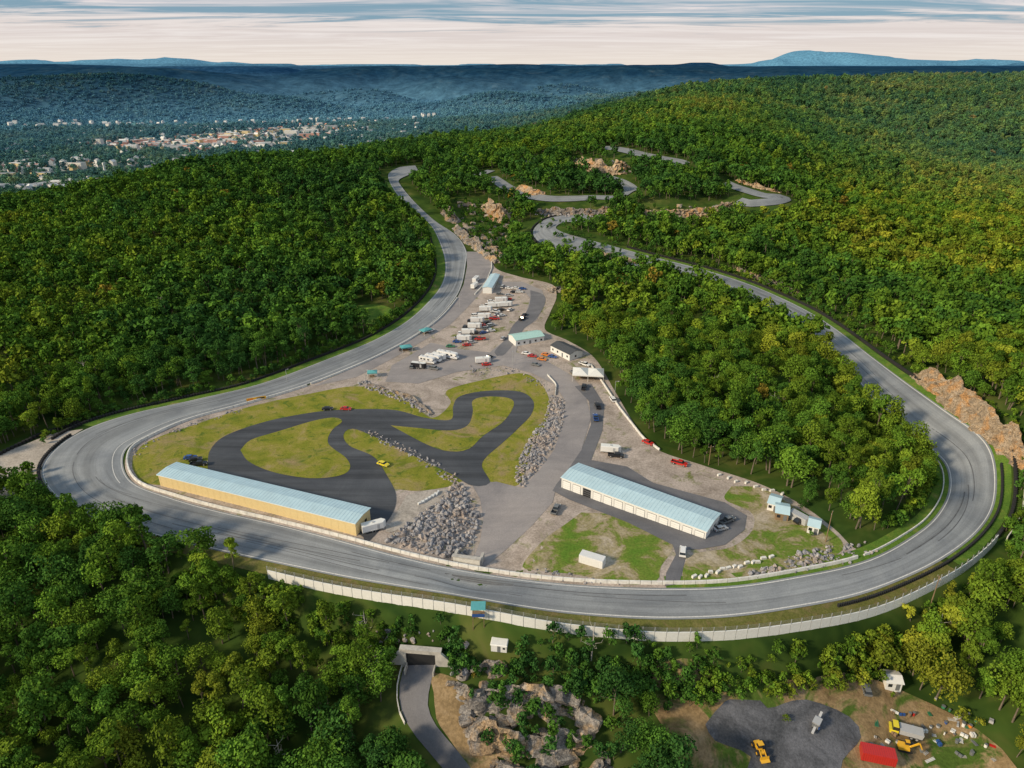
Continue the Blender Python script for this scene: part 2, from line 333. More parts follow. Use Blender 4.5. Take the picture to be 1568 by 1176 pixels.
# ------------------------------------------------------------------ terrain sheet
def axis(lo,hi,step,g,lim0,lim1):
    a=list(np.arange(lo,hi+.1,step)); s=step
    while a[-1]<lim1: s=min(s*(1+g),a[-1]*.05+50); a.append(a[-1]+s)
    s=step; b=[lo]
    while b[-1]>lim0: s*=1+g; b.append(b[-1]-s)
    return np.array(b[:0:-1]+a)
xs=axis(-170,260,2,.019,-34000,34000); ys=axis(96,340,2,.018,-400,42000)
X,Y=np.meshgrid(xs,ys); Z=height(X,Y)
V=np.stack([X.ravel(),Y.ravel(),Z.ravel()],-1); Fc=grid_faces(len(ys),len(xs))
me=bpy.data.meshes.new('terrain'); me.vertices.add(len(V)); me.vertices.foreach_set('co',V.ravel().astype(np.float32))
me.loops.add(Fc.size); me.loops.foreach_set('vertex_index',Fc.ravel().astype(np.int32)); me.polygons.add(len(Fc))
me.polygons.foreach_set('loop_start',np.arange(0,Fc.size,4,dtype=np.int32)); me.polygons.foreach_set('loop_total',np.full(len(Fc),4,dtype=np.int32))
me.polygons.foreach_set('use_smooth',np.ones(len(Fc),bool)); me.update(calc_edges=True); me.materials.append(M['terrain'])
scene.collection.objects.link(bpy.data.objects.new('terrain',me))
# ------------------------------------------------------------------ draped strips and polygons
def strip(name,A,B,off,mat,ns=5):
    A=np.asarray(A);B=np.asarray(B); s=np.concatenate([[0],np.cumsum(np.linalg.norm(np.diff((A+B)/2,axis=0),axis=1))])
    fr=np.linspace(0,1,ns+1); Pn=A[:,None,:]*(1-fr[None,:,None])+B[:,None,:]*fr[None,:,None]
    z=zd(Pn[...,0],Pn[...,1],off); vs=np.concatenate([Pn,z[...,None]],-1).reshape(-1,3)
    uv=np.stack([np.repeat(s,ns+1),np.tile(fr,len(A))],-1)
    return mesh_obj(name,vs,grid_faces(len(A),ns+1).tolist(),[mat],None,True,uv)
def side(A,B,o):
    d=A-B; d/=np.linalg.norm(d,axis=1)[:,None]; return A+d*o
def drape(name,pts,off,mat,step=3.0,sm=True,world=False):
    pts=np.array(pts if world else PP(pts))
    if sm:
        q=np.vstack([pts,pts[:1]]); pts=catmull(q,step*.7)[:-1]
    else:
        q=np.vstack([pts,pts[:1]]); o=[]
        for i in range(len(pts)):
            m=max(1,int(np.linalg.norm(q[i+1]-q[i])/step)); o+= [q[i]+(q[i+1]-q[i])*k/m for k in range(m)]
        pts=np.array(o)
    nb=len(pts); x0,y0=pts.min(0); x1,y1=pts.max(0)
    gx,gy=np.meshgrid(np.arange(x0,x1,step),np.arange(y0,y1,step)); gx=gx.ravel()+.013;gy=gy.ravel()+.017
    k=inpoly(gx,gy,pts); gx,gy=gx[k],gy[k]
    if len(gx):
        k=distpl(gx,gy,np.vstack([pts,pts[:1]]))>step*.45; gx,gy=gx[k],gy[k]
    vin=[Vector(p) for p in pts]+[Vector((a,b)) for a,b in zip(gx,gy)]
    vo,eo,fo,_,_,_=geometry.delaunay_2d_cdt(vin,[],[list(range(nb))],1,1e-4)
    vo=np.array([tuple(v) for v in vo]); cen=np.array([vo[list(f)].mean(0) for f in fo]); keep=inpoly(cen[:,0],cen[:,1],pts)
    fo=[f for f,kk in zip(fo,keep) if kk]
    z=zd(vo[:,0],vo[:,1],off); uv=vo*np.array([1,.3])
    return mesh_obj(name,np.column_stack([vo,z]),[list(f) for f in fo],[mat],None,True,uv)
strip('race_track',LS,RS,.20,'track',6)
def edge_line(i0,i1,o,w=.28,inner=False,mat='line',nm='track_edge_line',z=.225):
    A,B=(RS,LS) if inner else (LS,RS)
    strip(nm,side(A,B,-o)[i0:i1],side(A,B,-o-w)[i0:i1],z,mat,1)
edge_line(IDX[2],IDX[46],.5); edge_line(IDX[3],IDX[46],.5,.28,True); edge_line(IDX[13],IDX[20],3.8,.28,True)
rt_=random.Random(3)
for i in range(46):
    i0=rt_.randint(int(IDX[8]),int(IDX[44])); ln_=rt_.randint(8,26); i1=min(i0+ln_,len(LS)-1); m=i1-i0
    if m<5: continue
    o0=rt_.uniform(.25,.75); o1=o0+rt_.uniform(-.18,.18); fr=(o0+(o1-o0)*np.linspace(0,1,m)**1.5)[:,None]
    A=LS[i0:i1]*(1-fr)+RS[i0:i1]*fr; dv=(RS[i0:i1]-LS[i0:i1]); dv/=np.linalg.norm(dv,axis=1)[:,None]
    strip('tyre_mark',A,A+dv*rt_.uniform(.16,.34),.222,'rubber',1)
def verge(i0,i1,o0,o1,mat,inner=False,name='grass_verge',off=.12):
    A,B=(RS,LS) if inner else (LS,RS)
    strip(name,side(A,B,o0)[i0:i1],side(A,B,o1)[i0:i1],off,mat,2)
verge(IDX[3],IDX[17],0,5.5,'green'); verge(IDX[21],IDX[33],0,4.6,'verge'); verge(IDX[33],IDX[46],0,4,'green')
verge(IDX[29],IDX[42],0,4.5,'green',True)
drape('infield_gravel_ground',[(716,392),(752,384),(758,410),(795,424),(845,436),(852,455),(842,480),(835,505),(870,522),(910,548),(942,600),(975,655),(1005,688),(1080,714),(1160,740),(1222,770),(1275,808),(1305,838),(1330,856),
 (1240,878),(1130,898),(1020,903),(905,898),(800,887),(700,871),(610,851),(520,828),(430,806),(330,783),(262,764),(212,745),(192,718),(198,690),(228,671),(288,644),(372,620),(467,592),(562,554),(627,521),(670,491),(699,459),(710,436),(715,409)],.08,'gravel',2.6)
drape('kart_infield_grass',[(203,700),(228,676),(300,650),(390,621),(480,602),(540,592),(590,598),(630,618),(662,640),(690,618),(685,598),(740,582),(800,572),(830,590),(842,620),(835,650),(815,690),(795,742),(765,742),(740,735),(705,738),(690,745),(640,752),(600,748),(560,740),(320,740),(232,742),(205,722)],.13,'grass',2.6)
drape('pit_lane_asphalt',[(715,386),(752,386),(753,420),(738,447),(715,472),(690,497),(655,518),(600,550),(545,578),(480,592),(562,554),(627,521),(670,491),(699,459),(710,436),(715,409)],.15,'pad',3,False)
drape('paddock_road',[(755,425),(770,432),(800,432),(830,445),(835,462),(822,490),(800,505),(790,540),(840,555),(875,575),(895,600),(905,640),(890,690),(868,722),(852,745),(846,770),(815,805),(775,842),(740,870),(722,862),(735,830),(740,795),(735,765),(722,742),(760,738),(800,748),(826,720),(848,690),(862,650),(866,615),(850,590),(815,572),(770,560),(700,570),(640,588),(590,585),(600,560),(660,525),(705,535),(750,540),(775,520),(785,500),(805,480),(812,458),(800,443),(770,440)],.17,'pad',2.5,False)
drape('service_road_asphalt',[(880,592),(905,588),(925,620),(922,660),(905,705),(960,715),(1000,740),(1110,770),(1143,790),(1140,812),(1110,835),(1070,842),(1052,842),(1048,860),(1040,895),(1018,898),(1020,878),(1035,850),(1030,835),(960,800),(870,765),(846,752),(852,742),(868,722),(890,690),(905,650),(902,615)],.20,'dark2',3,False)
drape('paddock_lane_asphalt',[(812,445),(832,452),(834,466),(820,490),(803,503),(792,520),(770,545),(757,540),(775,518),(786,498),(806,478),(812,460)],.20,'dark2',3)
drape('kart_track',[(318,715),(322,690),(345,668),(400,648),(460,635),(520,628),(600,628),(650,640),(690,643),(694,622),(705,607),(745,599),(795,600),(816,614),(814,634),(795,655),(768,680),(745,700),(738,715),(750,740),(722,744),(690,726),(630,697),(575,670),(540,657),(526,666),(535,683),(572,700),(592,728),(606,757),(602,785),(585,808),(560,832),(545,815),(440,785),(330,745)],.19,'dark',2.5)
drape('kart_island_grass',[(368,690),(385,674),(430,660),(480,645),(512,640),(524,646),(508,660),(503,680),(530,702),(536,718),(520,729),(475,733),(420,724),(382,708)],.24,'grass',2.5)
drape('kart_island_grass',[(598,652),(640,656),(690,660),(716,652),(724,632),(724,614),(745,608),(778,610),(787,620),(772,645),(740,668),(718,688),(690,692),(655,682)],.24,'grass',2.5)
drape('kart_paddock_gravel',[(622,760),(650,752),(690,750),(680,768),(650,790),(610,812),(590,815),(605,790)],.24,'gravel2',2.5)
drape('worn_grass_area',[(890,785),(950,790),(1010,810),(1030,838),(1012,868),(1005,890),(960,895),(880,880),(830,875),(800,868),(830,830),(870,800)],.13,'mott',2.5)
drape('worn_grass_area',[(1120,745),(1165,748),(1220,778),(1275,815),(1290,842),(1240,866),(1150,885),(1060,893),(1045,880),(1060,850),(1120,838),(1152,812),(1150,785),(1110,765)],.13,'mott',2.5)
drape('runoff_gravel',[(-40,705),(30,684),(80,664),(128,657),(85,684),(62,718),(80,752),(40,762),(-60,770)],.1,'gravel2',4,False)
drape('hillside_clearing_grass',[(548,468),(585,468),(606,480),(588,496),(555,494)],.3,'green',4)
def road_px(name,lp,rp,off,mat):
    A=np.array(PP(lp));B=np.array(PP(rp)); m=[max(2,int(np.linalg.norm((A[i+1]+B[i+1]-A[i]-B[i])/2)/3)) for i in range(len(A)-1)]
    A=catmull(A,n=m);B=catmull(B,n=m); strip(name,A,B,off,mat,4); return A,B
def road_c(name,pts,w,off,mat):
    C=catmull(np.array(PP(pts)),3); T=np.gradient(C,axis=0); T/=np.linalg.norm(T,axis=1)[:,None]; N=np.stack([-T[:,1],T[:,0]],-1)
    strip(name,C+N*w/2,C-N*w/2,off,mat,4); return C
BR=[road_c('ridge_track',[(718,272),(735,268),(752,262)],10,.3,'track'),
 road_c('ridge_track',[(752,272),(775,287),(800,298),(840,305),(880,305),(915,303),(950,301),(966,292),(955,282),(930,273),(905,268)],12,.3,'track'),
 road_c('ridge_track',[(800,252),(825,243),(850,236)],11,.3,'track'),
 road_c('ridge_track',[(922,227),(945,229),(985,238),(1030,247),(1045,253)],15,.3,'track'),
 road_c('ridge_track',[(1110,281),(1135,290),(1170,300),(1200,303),(1185,309),(1150,312),(1130,308)],12,.3,'track')]
ACL,ACR=road_px('access_road',[(622,1012),(612,1050),(615,1090),(638,1130),(680,1180),(710,1230)],[(668,1010),(660,1045),(655,1080),(668,1112),(700,1150),(750,1215)],.2,'dark2')
drape('yard_dirt_ground',[(1000,1075),(1060,1060),(1120,1040),(1230,1040),(1290,1030),(1350,1045),(1430,1080),(1500,1120),(1560,1180),(1560,1260),(1040,1260),(1030,1150)],.12,'dirt',5)
drape('stone_yard_lot',[(1080,1110),(1110,1075),(1150,1062),(1175,1085),(1200,1078),(1235,1072),(1300,1098),(1318,1130),(1290,1165),(1270,1215),(1140,1215),(1150,1160),(1095,1135)],.2,'lot',4)
drape('dirt_bank_ground',[(655,1030),(700,1040),(720,1090),(760,1150),(760,1240),(725,1185),(685,1128),(668,1100),(664,1060)],.15,'dirt',4)
drape('dirt_bank_ground',[(1000,1020),(1060,1010),(1075,1050),(1060,1090),(1030,1120),(1000,1090)],.15,'dirt',4)
print('roads',time.time()-T0)
# ------------------------------------------------------------------ walls & barriers
def wall(name,pts,h,th,mat,gap=0,z0=-.3,post=None,step=3.0,posth=0):
    pts=np.asarray(pts); s=np.concatenate([[0],np.cumsum(np.linalg.norm(np.diff(pts,axis=0),axis=1))]); L=s[-1]; k=max(1,int(L/step))
    q=np.linspace(0,L,k+1); x=np.interp(q,s,pts[:,0]); y=np.interp(q,s,pts[:,1]); z=zd(x,y,0)
    mb=MB()
    for i in range(k):
        d=np.array([x[i+1]-x[i],y[i+1]-y[i]]); l=np.linalg.norm(d)+1e-6; d/=l; nrm=np.array([-d[1],d[0]])*th/2
        a=np.array([x[i],y[i]])+d*gap; b=np.array([x[i+1],y[i+1]])-d*gap
        hh=h
        vs=[(*(a+nrm*1.25),z[i]+z0),(*(b+nrm*1.25),z[i+1]+z0),(*(b-nrm*1.25),z[i+1]+z0),(*(a-nrm*1.25),z[i]+z0),(*(a+nrm*.7),z[i]+hh),(*(b+nrm*.7),z[i+1]+hh),(*(b-nrm*.7),z[i+1]+hh),(*(a-nrm*.7),z[i]+hh)]
        mb.add(vs,[(0,1,5,4),(1,2,6,5),(2,3,7,6),(3,0,4,7),(4,5,6,7)],mat)
        if post: mb.box(x[i]-.08,x[i]+.08,y[i]-.08,y[i]+.08,z[i]+z0,z[i]+posth,post)
    if post and posth>h:
        for i in range(k):
            for hh in np.linspace(h+.2,posth-.05,5):
                mb.add([(x[i],y[i],z[i]+hh),(x[i+1],y[i+1],z[i+1]+hh),(x[i+1],y[i+1],z[i+1]+hh+.06),(x[i],y[i],z[i]+hh+.06)],[(0,1,2,3)],post)
    return mb.build(name)
def tires(name,pts,r=.5,h=1.0):
    pts=np.asarray(pts); s=np.concatenate([[0],np.cumsum(np.linalg.norm(np.diff(pts,axis=0),axis=1))]); L=s[-1]; k=int(L/(r*1.9))
    q=np.linspace(0,L,k); x=np.interp(q,s,pts[:,0]); y=np.interp(q,s,pts[:,1]); z=zd(x,y,0); mb=MB(); mb.mi('tire')
    for i in range(k):
        mb.cyl((x[i],y[i],z[i]-.3),r,h+.3+rnd.uniform(-.06,.06),'z','tire',8,r*.9)
    return mb.build(name)
oL=lambda o:side(LS,RS,o); oR=lambda o:side(RS,LS,o)
tires('tire_barrier',oL(6.5)[IDX[3]:IDX[14]]); tires('tire_barrier',oL(6)[IDX[14]:IDX[17]+4],.6,1.1)
tires('tire_barrier',oL(1.0)[IDX[18]-3:IDX[20]],.6,1.0); tires('tire_barrier',PP([(-60,720),(0,697),(60,668),(120,648)]),.7,1.2)
tires('tire_barrier',oL(5)[IDX[34]:IDX[46]],.55,1.2); tires('tire_barrier',oL(1.4)[IDX[31]:IDX[36]],.4,.9)
tires('tire_barrier',side(RS,LS,1.5)[IDX[46]:IDX[51]],.5,1)
wall('concrete_barrier_wall',oR(1.6)[IDX[14]:IDX[32]],1.05,.6,'concw',.06)
wall('concrete_barrier_wall',oR(1.2)[IDX[10]:IDX[14]],.9,.5,'concw',.06)
wall('concrete_barrier_wall',oR(1.6)[IDX[32]:IDX[37]],.7,.4,'concw',.1)
wall('white_panel_fence',oL(5.6)[IDX[23]+8:IDX[34]],2.9,.35,'white',.08,-1.6,'metal',3.0,4.3)
wall('white_panel_fence',oL(7.5)[IDX[34]:IDX[36]],1.5,.35,'concw',.10,-1.2)
wall('concrete_barrier_wall',PP([(752,385),(753,412),(745,432),(727,452)]),.9,.5,'concw',.06)
wall('concrete_barrier_wall',PP([(905,560),(925,590),(948,625),(985,672),(1010,690)]),.9,.5,'concw',.06)
wall('guard_rail',PP([(838,575),(852,590),(850,606)]),.9,.3,'concw',.06)
# ------------------------------------------------------------------ vehicles
def wheels(mb,xs,yw,r=.34,w=.24):
    for x in xs:
        for sgn in (-1,1):
            mb.cyl((x,sgn*yw-(w if sgn>0 else 0),r),r,w,'y','tire',12)
            mb.cyl((x,sgn*yw+(.005 if sgn>0 else -.02),r),r*.55,.015,'y','metal',8)
def v_car(c):
    mb=MB()
    mb.prism([(-2.25,.32),(-2.3,.6),(-2.2,.9),(-1.6,1.0),(1.0,.95),(1.9,.82),(2.22,.65),(2.25,.32)],-.88,.88,c)
    mb.box(-1.75,1.05,-.80,.80,.97,1.38,'glass',.55,.16); mb.box(-1.22,.52,-.66,.66,1.385,1.43,c,.08,.06)
    mb.box(-.40,-.30,-.82,.82,.97,1.38,c,0,.17)
    mb.box(2.2,2.27,-.8,-.45,.6,.72,'white'); mb.box(2.2,2.27,.45,.8,.6,.72,'white'); mb.box(-2.31,-2.26,-.8,-.5,.7,.85,'c_red'); mb.box(-2.31,-2.26,.5,.8,.7,.85,'c_red')
    wheels(mb,(-1.38,1.4),.9); return mb
def v_suv(c):
    mb=MB()
    mb.prism([(-2.35,.4),(-2.38,1.05),(1.1,1.1),(2.1,1.0),(2.35,.8),(2.38,.4)],-.95,.95,c)
    mb.box(-2.3,1.2,-.88,.88,1.08,1.66,'glass',.35,.13); mb.box(-1.95,.82,-.75,.75,1.665,1.73,c,.06,.05)
    for x in (-1.2,-.1): mb.box(x-.06,x+.06,-.9,.9,1.08,1.66,c,0,.15)
    mb.box(2.34,2.4,-.85,-.5,.75,.92,'white'); mb.box(2.34,2.4,.5,.85,.75,.92,'white')
    wheels(mb,(-1.45,1.5),.96,.38); return mb
def v_pickup(c):
    mb=MB()
    mb.prism([(-.9,.45),(-.9,1.1),(1.4,1.12),(2.5,1.05),(2.85,.9),(2.9,.45)],-.97,.97,c)
    mb.box(-.85,1.5,-.88,.88,1.11,1.75,'glass',.35,.13); mb.box(-.45,1.1,-.76,.76,1.755,1.82,c,.06,.05)
    mb.box(-2.95,-.92,-.97,.97,.5,.68,'c_black'); mb.box(-2.95,-.92,-.97,-.87,.68,1.12,c); mb.box(-2.95,-.92,.87,.97,.68,1.12,c); mb.box(-2.97,-2.87,-.86,.86,.68,1.12,c)
    mb.box(2.86,2.93,-.85,-.5,.8,.98,'white'); mb.box(2.86,2.93,.5,.85,.8,.98,'white')
    wheels(mb,(-1.9,1.85),.98,.42); return mb
def v_trailer(c,L=7.5):
    mb=MB(); h=L/2
    vs=[(-h,-1.2),(h-1,-1.2),(h,0),(h-1,1.2),(-h,1.2)]
    v3=[(x,y,.5) for x,y in vs]+[(x,y,2.75) for x,y in vs]+[(x*.985,y*.93,2.85) for x,y in vs]
    mb.add(v3,[tuple((i,(i+1)%5,(i+1)%5+5,i+5)) for i in range(5)]+[tuple((i+5,(i+1)%5+5,(i+1)%5+10,i+10)) for i in range(5)]+[(4,3,2,1,0)],c); mb.add(v3[10:],[(0,1,2,3,4)],'white')
    mb.box(h-.2,h+1.3,-.06,.06,.45,.58,'metal'); mb.box(-h+.1,h-1.1,-1.215,-1.202,.55,.72,'c_grey'); mb.box(.8,1.6,-1.225,-1.202,.8,2.4,'c_silver')
    mb.box(-1.4,1.0,-1.28,-1.205,.75,.85,c); mb.box(-1.4,1.0,1.205,1.28,.75,.85,c); mb.box(-.4,.3,-.35,.35,2.86,3.05,'c_silver')
    wheels(mb,(-.75,.2),1.22,.36); return mb
def v_rv(c):
    mb=MB()
    mb.prism([(-4.2,.6),(-4.25,3.0),(-4.1,3.15),(3.0,3.15),(3.6,2.9),(3.7,2.2),(2.9,2.0),(3.1,1.5),(4.1,1.3),(4.2,.6)],-1.2,1.2,c)
    mb.add([(2.93,-1.05,1.99),(2.93,1.05,1.99),(3.14,1.05,1.5),(3.14,-1.05,1.5)],[(0,3,2,1)],'glass')
    for x in (-3.3,-1.6,.6): 
        mb.box(x,x+1.1,-1.22,-1.203,1.8,2.5,'glass'); mb.box(x,x+1.1,1.203,1.22,1.8,2.5,'glass')
    mb.box(-4.1,2.9,-1.215,-1.202,1.2,1.4,'c_blue'); mb.box(-1,.0,-.4,.4,3.16,3.4,'c_silver'); mb.box(-3.2,-2.4,-.35,.35,3.16,3.3,'c_silver')
    wheels(mb,(-2.4,3.2),1.2,.42); return mb
VN={'car':('parked_car',v_car),'suv':('parked_suv',v_suv),'pick':('pickup_truck',v_pickup),'tr':('enclosed_trailer',v_trailer),'rv':('motorhome',v_rv)}
VC={}
def veh(k,c,u,v,ang,sc=1.0):
    nm,fn=VN[k]
    if (k,c) not in VC:
        VC[(k,c)]=fn('c_'+c).build(nm); ob=VC[(k,c)]
    else:
        ob=bpy.data.objects.new(nm,VC[(k,c)].data); scene.collection.objects.link(ob)
    x,y=P(u,v); a=math.radians(ang); ob.location=(x,y,hz(x,y)+.21+max(0,y-330)*.0014); ob.rotation_euler=(0,0,a); ob.scale=(sc,)*3
for q in [('tr','white',768,463,8),('pick','red',776,460,170),('tr','white',757,471,5),('tr','white',744,477,4),('pick','white',758,479,5),('tr','white',742,488,2),('pick','red',757,490,5),('tr','white',731,494,3),('car','black',746,496,40),
 ('tr','white',727,503,0),('suv','grey',745,505,5),('tr','white',718,512,2),('car','blue',740,511,30),('tr','white',711,522,0),('pick','red',735,521,185),('car','silver',722,526,20),('car','white',704,512,90),
 ('rv','white',655,556,-25),('rv','white',664,553,-25),('tr','white',673,550,-25),('rv','white',682,547,-25),('rv','white',690,549,-25),('tr','black',642,564,-15),('suv','grey',632,563,80),('tr','white',740,556,10),('car','red',745,560,10),('pick','black',748,550,60),
 ('rv','white',729,432,75),('tr','white',727,441,70),('car','white',779,443,-10),('car','white',790,443,-5),('car','black',787,449,0),('suv','silver',770,441,70),('pick','black',800,490,60),('car','black',803,484,65),('car','grey',765,452,0),('car','silver',779,454,5),('car','red',770,468,60),
 ('pick','black',915,624,95),('pick','blue',912,642,90),('suv','white',938,614,100),('pick','black',894,595,80),('tr','white',935,693,-10),('pick','black',943,700,-10),('pick','grey',851,783,70),('suv','white',1045,848,75),
 ('car','yellow',587,713,-30),('car','red',530,628,-5),('car','black',502,628,5),('car','black',300,706,20),('pick','black',305,713,10),('car','blue',292,703,10),('tr','white',573,812,25),
 ('car','red',815,547,-10),('car','orange',830,552,-20),('car','white',806,543,-20),('car','silver',625,535,20),('car','black',618,537,20),('car','red',992,680,-45),('pick','grey',1113,800,30),('car','silver',1103,812,20),('suv','black',1225,800,30),
 ('car','white',660,508,50),('car','silver',770,520,70),('suv','black',712,503,80),('car','blue',700,525,0),('car','silver',762,483,40),('tr','white',775,470,10),('car','green',690,532,0),('suv','grey',1325,1058,80),('pick','red',1040,712,-30),('car','grey',820,560,-30),('suv','white',728,485,10),('car','black',735,482,10),
 ('car','white',752,463,10),('car','black',768,476,20),('pick','grey',726,520,10),('car','white',716,518,40),('suv','silver',752,500,30),('car','black',648,548,-20),('pick','white',895,560,-40),('car','grey',880,572,-35),
 ('suv','white',795,449,0),('car','blue',800,444,-5),('pick','white',744,470,8),('car','white',768,485,30),('suv','black',722,494,5),('car','red',738,500,10),('car','silver',702,519,5),('pick','black',728,512,5),('car','white',752,508,20),('car','orange',836,545,-25),('car','blue',846,548,-25),('suv','grey',665,566,-20),('car','red',715,530,10),('car','white',781,476,60)]:
    veh(*q)
# ------------------------------------------------------------------ buildings
def frame(A,B):
    a=P(*A);b=P(*B); d=(b[0]-a[0],b[1]-a[1]); L=math.hypot(*d); return a,L,math.atan2(d[1],d[0])
def longshed(name,A,B,depth,h,wall_m,roof_m,ndoors,rise=.7,door_m='door',dw=.72):
    a,L,an=frame(A,B); mb=MB(); D=depth; e=.35
    mb.box(0,L,0,D,-.5,h,wall_m)
    vs=[(-e,-e,h+.02),(L+e,-e,h+.02),(L+e,D/2,h+rise),(-e,D/2,h+rise),(-e,D+e,h+.02),(L+e,D+e,h+.02),(-e,-e,h+.16),(L+e,-e,h+.16),(L+e,D/2,h+rise+.16),(-e,D/2,h+rise+.16),(-e,D+e,h+.16),(L+e,D+e,h+.16)]
    mb.add(vs,[(6,7,8,9),(9,8,11,10),(0,6,9,3),(3,9,10,4),(1,2,8,7),(2,5,11,8),(0,1,7,6),(4,10,11,5),(0,3,2,1),(3,4,5,2)],roof_m)
    mb.add([(0,0,h),(0,D,h),(0,D/2,h+rise-.01),(L,0,h),(L,D,h),(L,D/2,h+rise-.01)],[(0,2,1),(3,4,5)],wall_m)
    ks=int(L/1.2)
    for i in range(ks):
        x=(i+.5)*L/ks
        for y0,y1 in ((-e,D/2),(D+e,D/2)):
            za=h+.16; zb=h+rise+.16
            mb.add([(x-.03,y0,za),(x+.03,y0,za),(x+.03,y1,zb),(x-.03,y1,zb),(x,y0,za+.07),(x,y1,zb+.07)],[(0,4,5,3),(1,2,5,4)],roof_m)
    if ndoors:
        pit=L/ndoors
        for i in range(ndoors):
            x0=i*pit+pit*(1-dw)/2; x1=x0+pit*dw
            mb.box(x0-.12,x1+.12,-.05,-.003,0,3.2,'c_grey'); mb.box(x0,x1,-.09,-.052,.02,3.05,door_m if i!=2 else 'c_black')
            for j in range(1,4): mb.box(x0,x1,-.105,-.092,j*.77-.03,j*.77+.03,'c_silver')
            mb.box(i*pit-.1,i*pit+.1,-.06,-.003,0,h-.1,wall_m)
    else:
        for i in range(int(L/2.5)): mb.box(i*2.5+.6,i*2.5+.66,-.03,-.003,0,h-.1,wall_m)
    mb.box(-e,L+e,-e-.1,-e-.005,h-.05,h+.1,'white'); 
    mb.box(L+.003,L+.06,D*.35,D*.35+1.0,0,2.1,'c_grey'); mb.box(L+.003,L+.06,D*.6,D*.6+1.2,1.2,2.2,'glass')
    mb.box(-.06,-.003,D*.2,D*.8,0,3.2,'c_silver')
    return mb.build(name,(a[0],a[1],hz(*a)+.12),an)
longshed('yellow_garage_building',(246,744),(546,821),8.2,4.3,'yellow','roof',0,.5)
longshed('white_garage_building',(860,747),(1080,826),11,4.0,'whitew','roof',13,.8)
def house(name,A,B,depth,h,rise,wm,rm,win=3):
    a,L,an=frame(A,B); mb=MB(); D=depth; e=.3
    mb.box(0,L,0,D,-.6,h,wm)
    vs=[(-e,-e,h),(L+e,-e,h),(L+e,D/2,h+rise),(-e,D/2,h+rise),(-e,D+e,h),(L+e,D+e,h)]
    vs+= [(x,y,z+.15) for x,y,z in vs]
    mb.add(vs,[(6,7,8,9),(9,8,11,10),(0,6,9,3),(3,9,10,4),(1,2,8,7),(2,5,11,8),(0,1,7,6),(4,10,11,5),(0,3,2,1),(3,4,5,2)],rm)
    mb.add([(0,0,h),(0,D,h),(0,D/2,h+rise-.01),(L,0,h),(L,D,h),(L,D/2,h+rise-.01)],[(0,2,1),(3,4,5)],wm)
    for i in range(win):
        x=(i+.5)*L/win; 
        if i==win//2: mb.box(x-.5,x+.5,-.06,-.003,0,2.1,'c_grey')
        else: mb.box(x-.5,x+.5,-.06,-.003,1.0,2.0,'glass')
    mb.box(L+.003,L+.06,D*.4,D*.4+1,1,2,'glass')
    return mb.build(name,(a[0],a[1],hz(*a)+.15+max(0,a[1]-330)*.0014),an)
house('timing_building',(753,450),(765,424),5.5,3.5,.6,'whitew','roof',3)
house('paddock_office',(790,531),(833,522),9,3.2,1.3,'whitew','tealr',5)
house('snack_cabin',(843,538),(872,553),8,3,1.4,'whitew','blkroof',4)
house('storage_shed',(1174,781),(1190,785),6,2.6,1.0,'whitew','roof',2)
house('storage_shed',(1186,796),(1206,799),6,2.6,1.0,'wood','roof',2)
house('storage_shed',(1235,816),(1252,820),5,2.6,1.0,'whitew','roof',2)
house('storage_shed',(1355,1056),(1378,1062),4,2.4,.8,'whitew','whitew',2)
def container(name,A,B,w,h,c):
    a,L,an=frame(A,B); mb=MB(); mb.box(0,L,0,w,.15,h,c)
    k=int(L/.5)
    for i in range(k): 
        x=(i+.5)*L/k; mb.box(x-.1,x+.1,-.05,-.003,.3,h-.15,c); mb.box(x-.1,x+.1,.05,w-.05,h+.003,h+.04,c)
    mb.box(L+.003,L+.06,.15,w/2-.05,.3,h-.15,c); mb.box(L+.003,L+.06,w/2+.05,w-.15,.3,h-.15,c)
    for x in (.3,L-.5): mb.box(x,x+.3,.1,w-.1,-.2,.15,'c_black')
    return mb.build(name,(a[0],a[1],hz(*a)+.1),an)
container('white_cargo_container',(886,862),(922,872),2.8,2.8,'c_white')
container('red_cargo_container',(1318,1165),(1368,1185),3.2,2.7,'c_red')
container('grey_cargo_container',(1205,793),(1232,806),2.6,2.6,'c_silver')
def tent(name,A,B,depth,h,cm,peaks=2,rise=1.6):
    a,L,an=frame(A,B); mb=MB(); D=depth; w=L/peaks
    for i in range(peaks):
        x0=i*w;x1=x0+w
        vs=[(x0,0,h),(x1,0,h),(x1,D,h),(x0,D,h),((x0+x1)/2,D/2,h+rise)]
        mb.add(vs,[(0,1,4),(1,2,4),(2,3,4),(3,0,4)],cm)
        mb.box(x0,x1,-.03,.0,h-.45,h,cm); mb.box(x0,x1,D,D+.03,h-.45,h,cm)
    mb.box(-.03,0,0,D,h-.45,h,cm); mb.box(L,L+.03,0,D,h-.45,h,cm)
    for i in range(peaks+1):
        for y in (.1,D-.1): mb.cyl((min(max(i*w,.1),L-.1),y,-.3),.07,h+.3,'z','white',6)
    mb.box(L*.2,L*.7,D*.4,D*.55,0,.8,'wood')
    return mb.build(name,(a[0],a[1],hz(*a)+.12),an)
tent('white_canopy_tent',(876,585),(924,586),9,3.4,'white')
tent('teal_shade_canopy',(563,580),(578,579),3.5,2.6,'teal',1,.8)
tent('teal_shade_canopy',(616,541),(632,538),4,2.6,'teal',1,.8)
tent('teal_shade_canopy',(650,515),(662,510),4,2.6,'teal',1,.8)
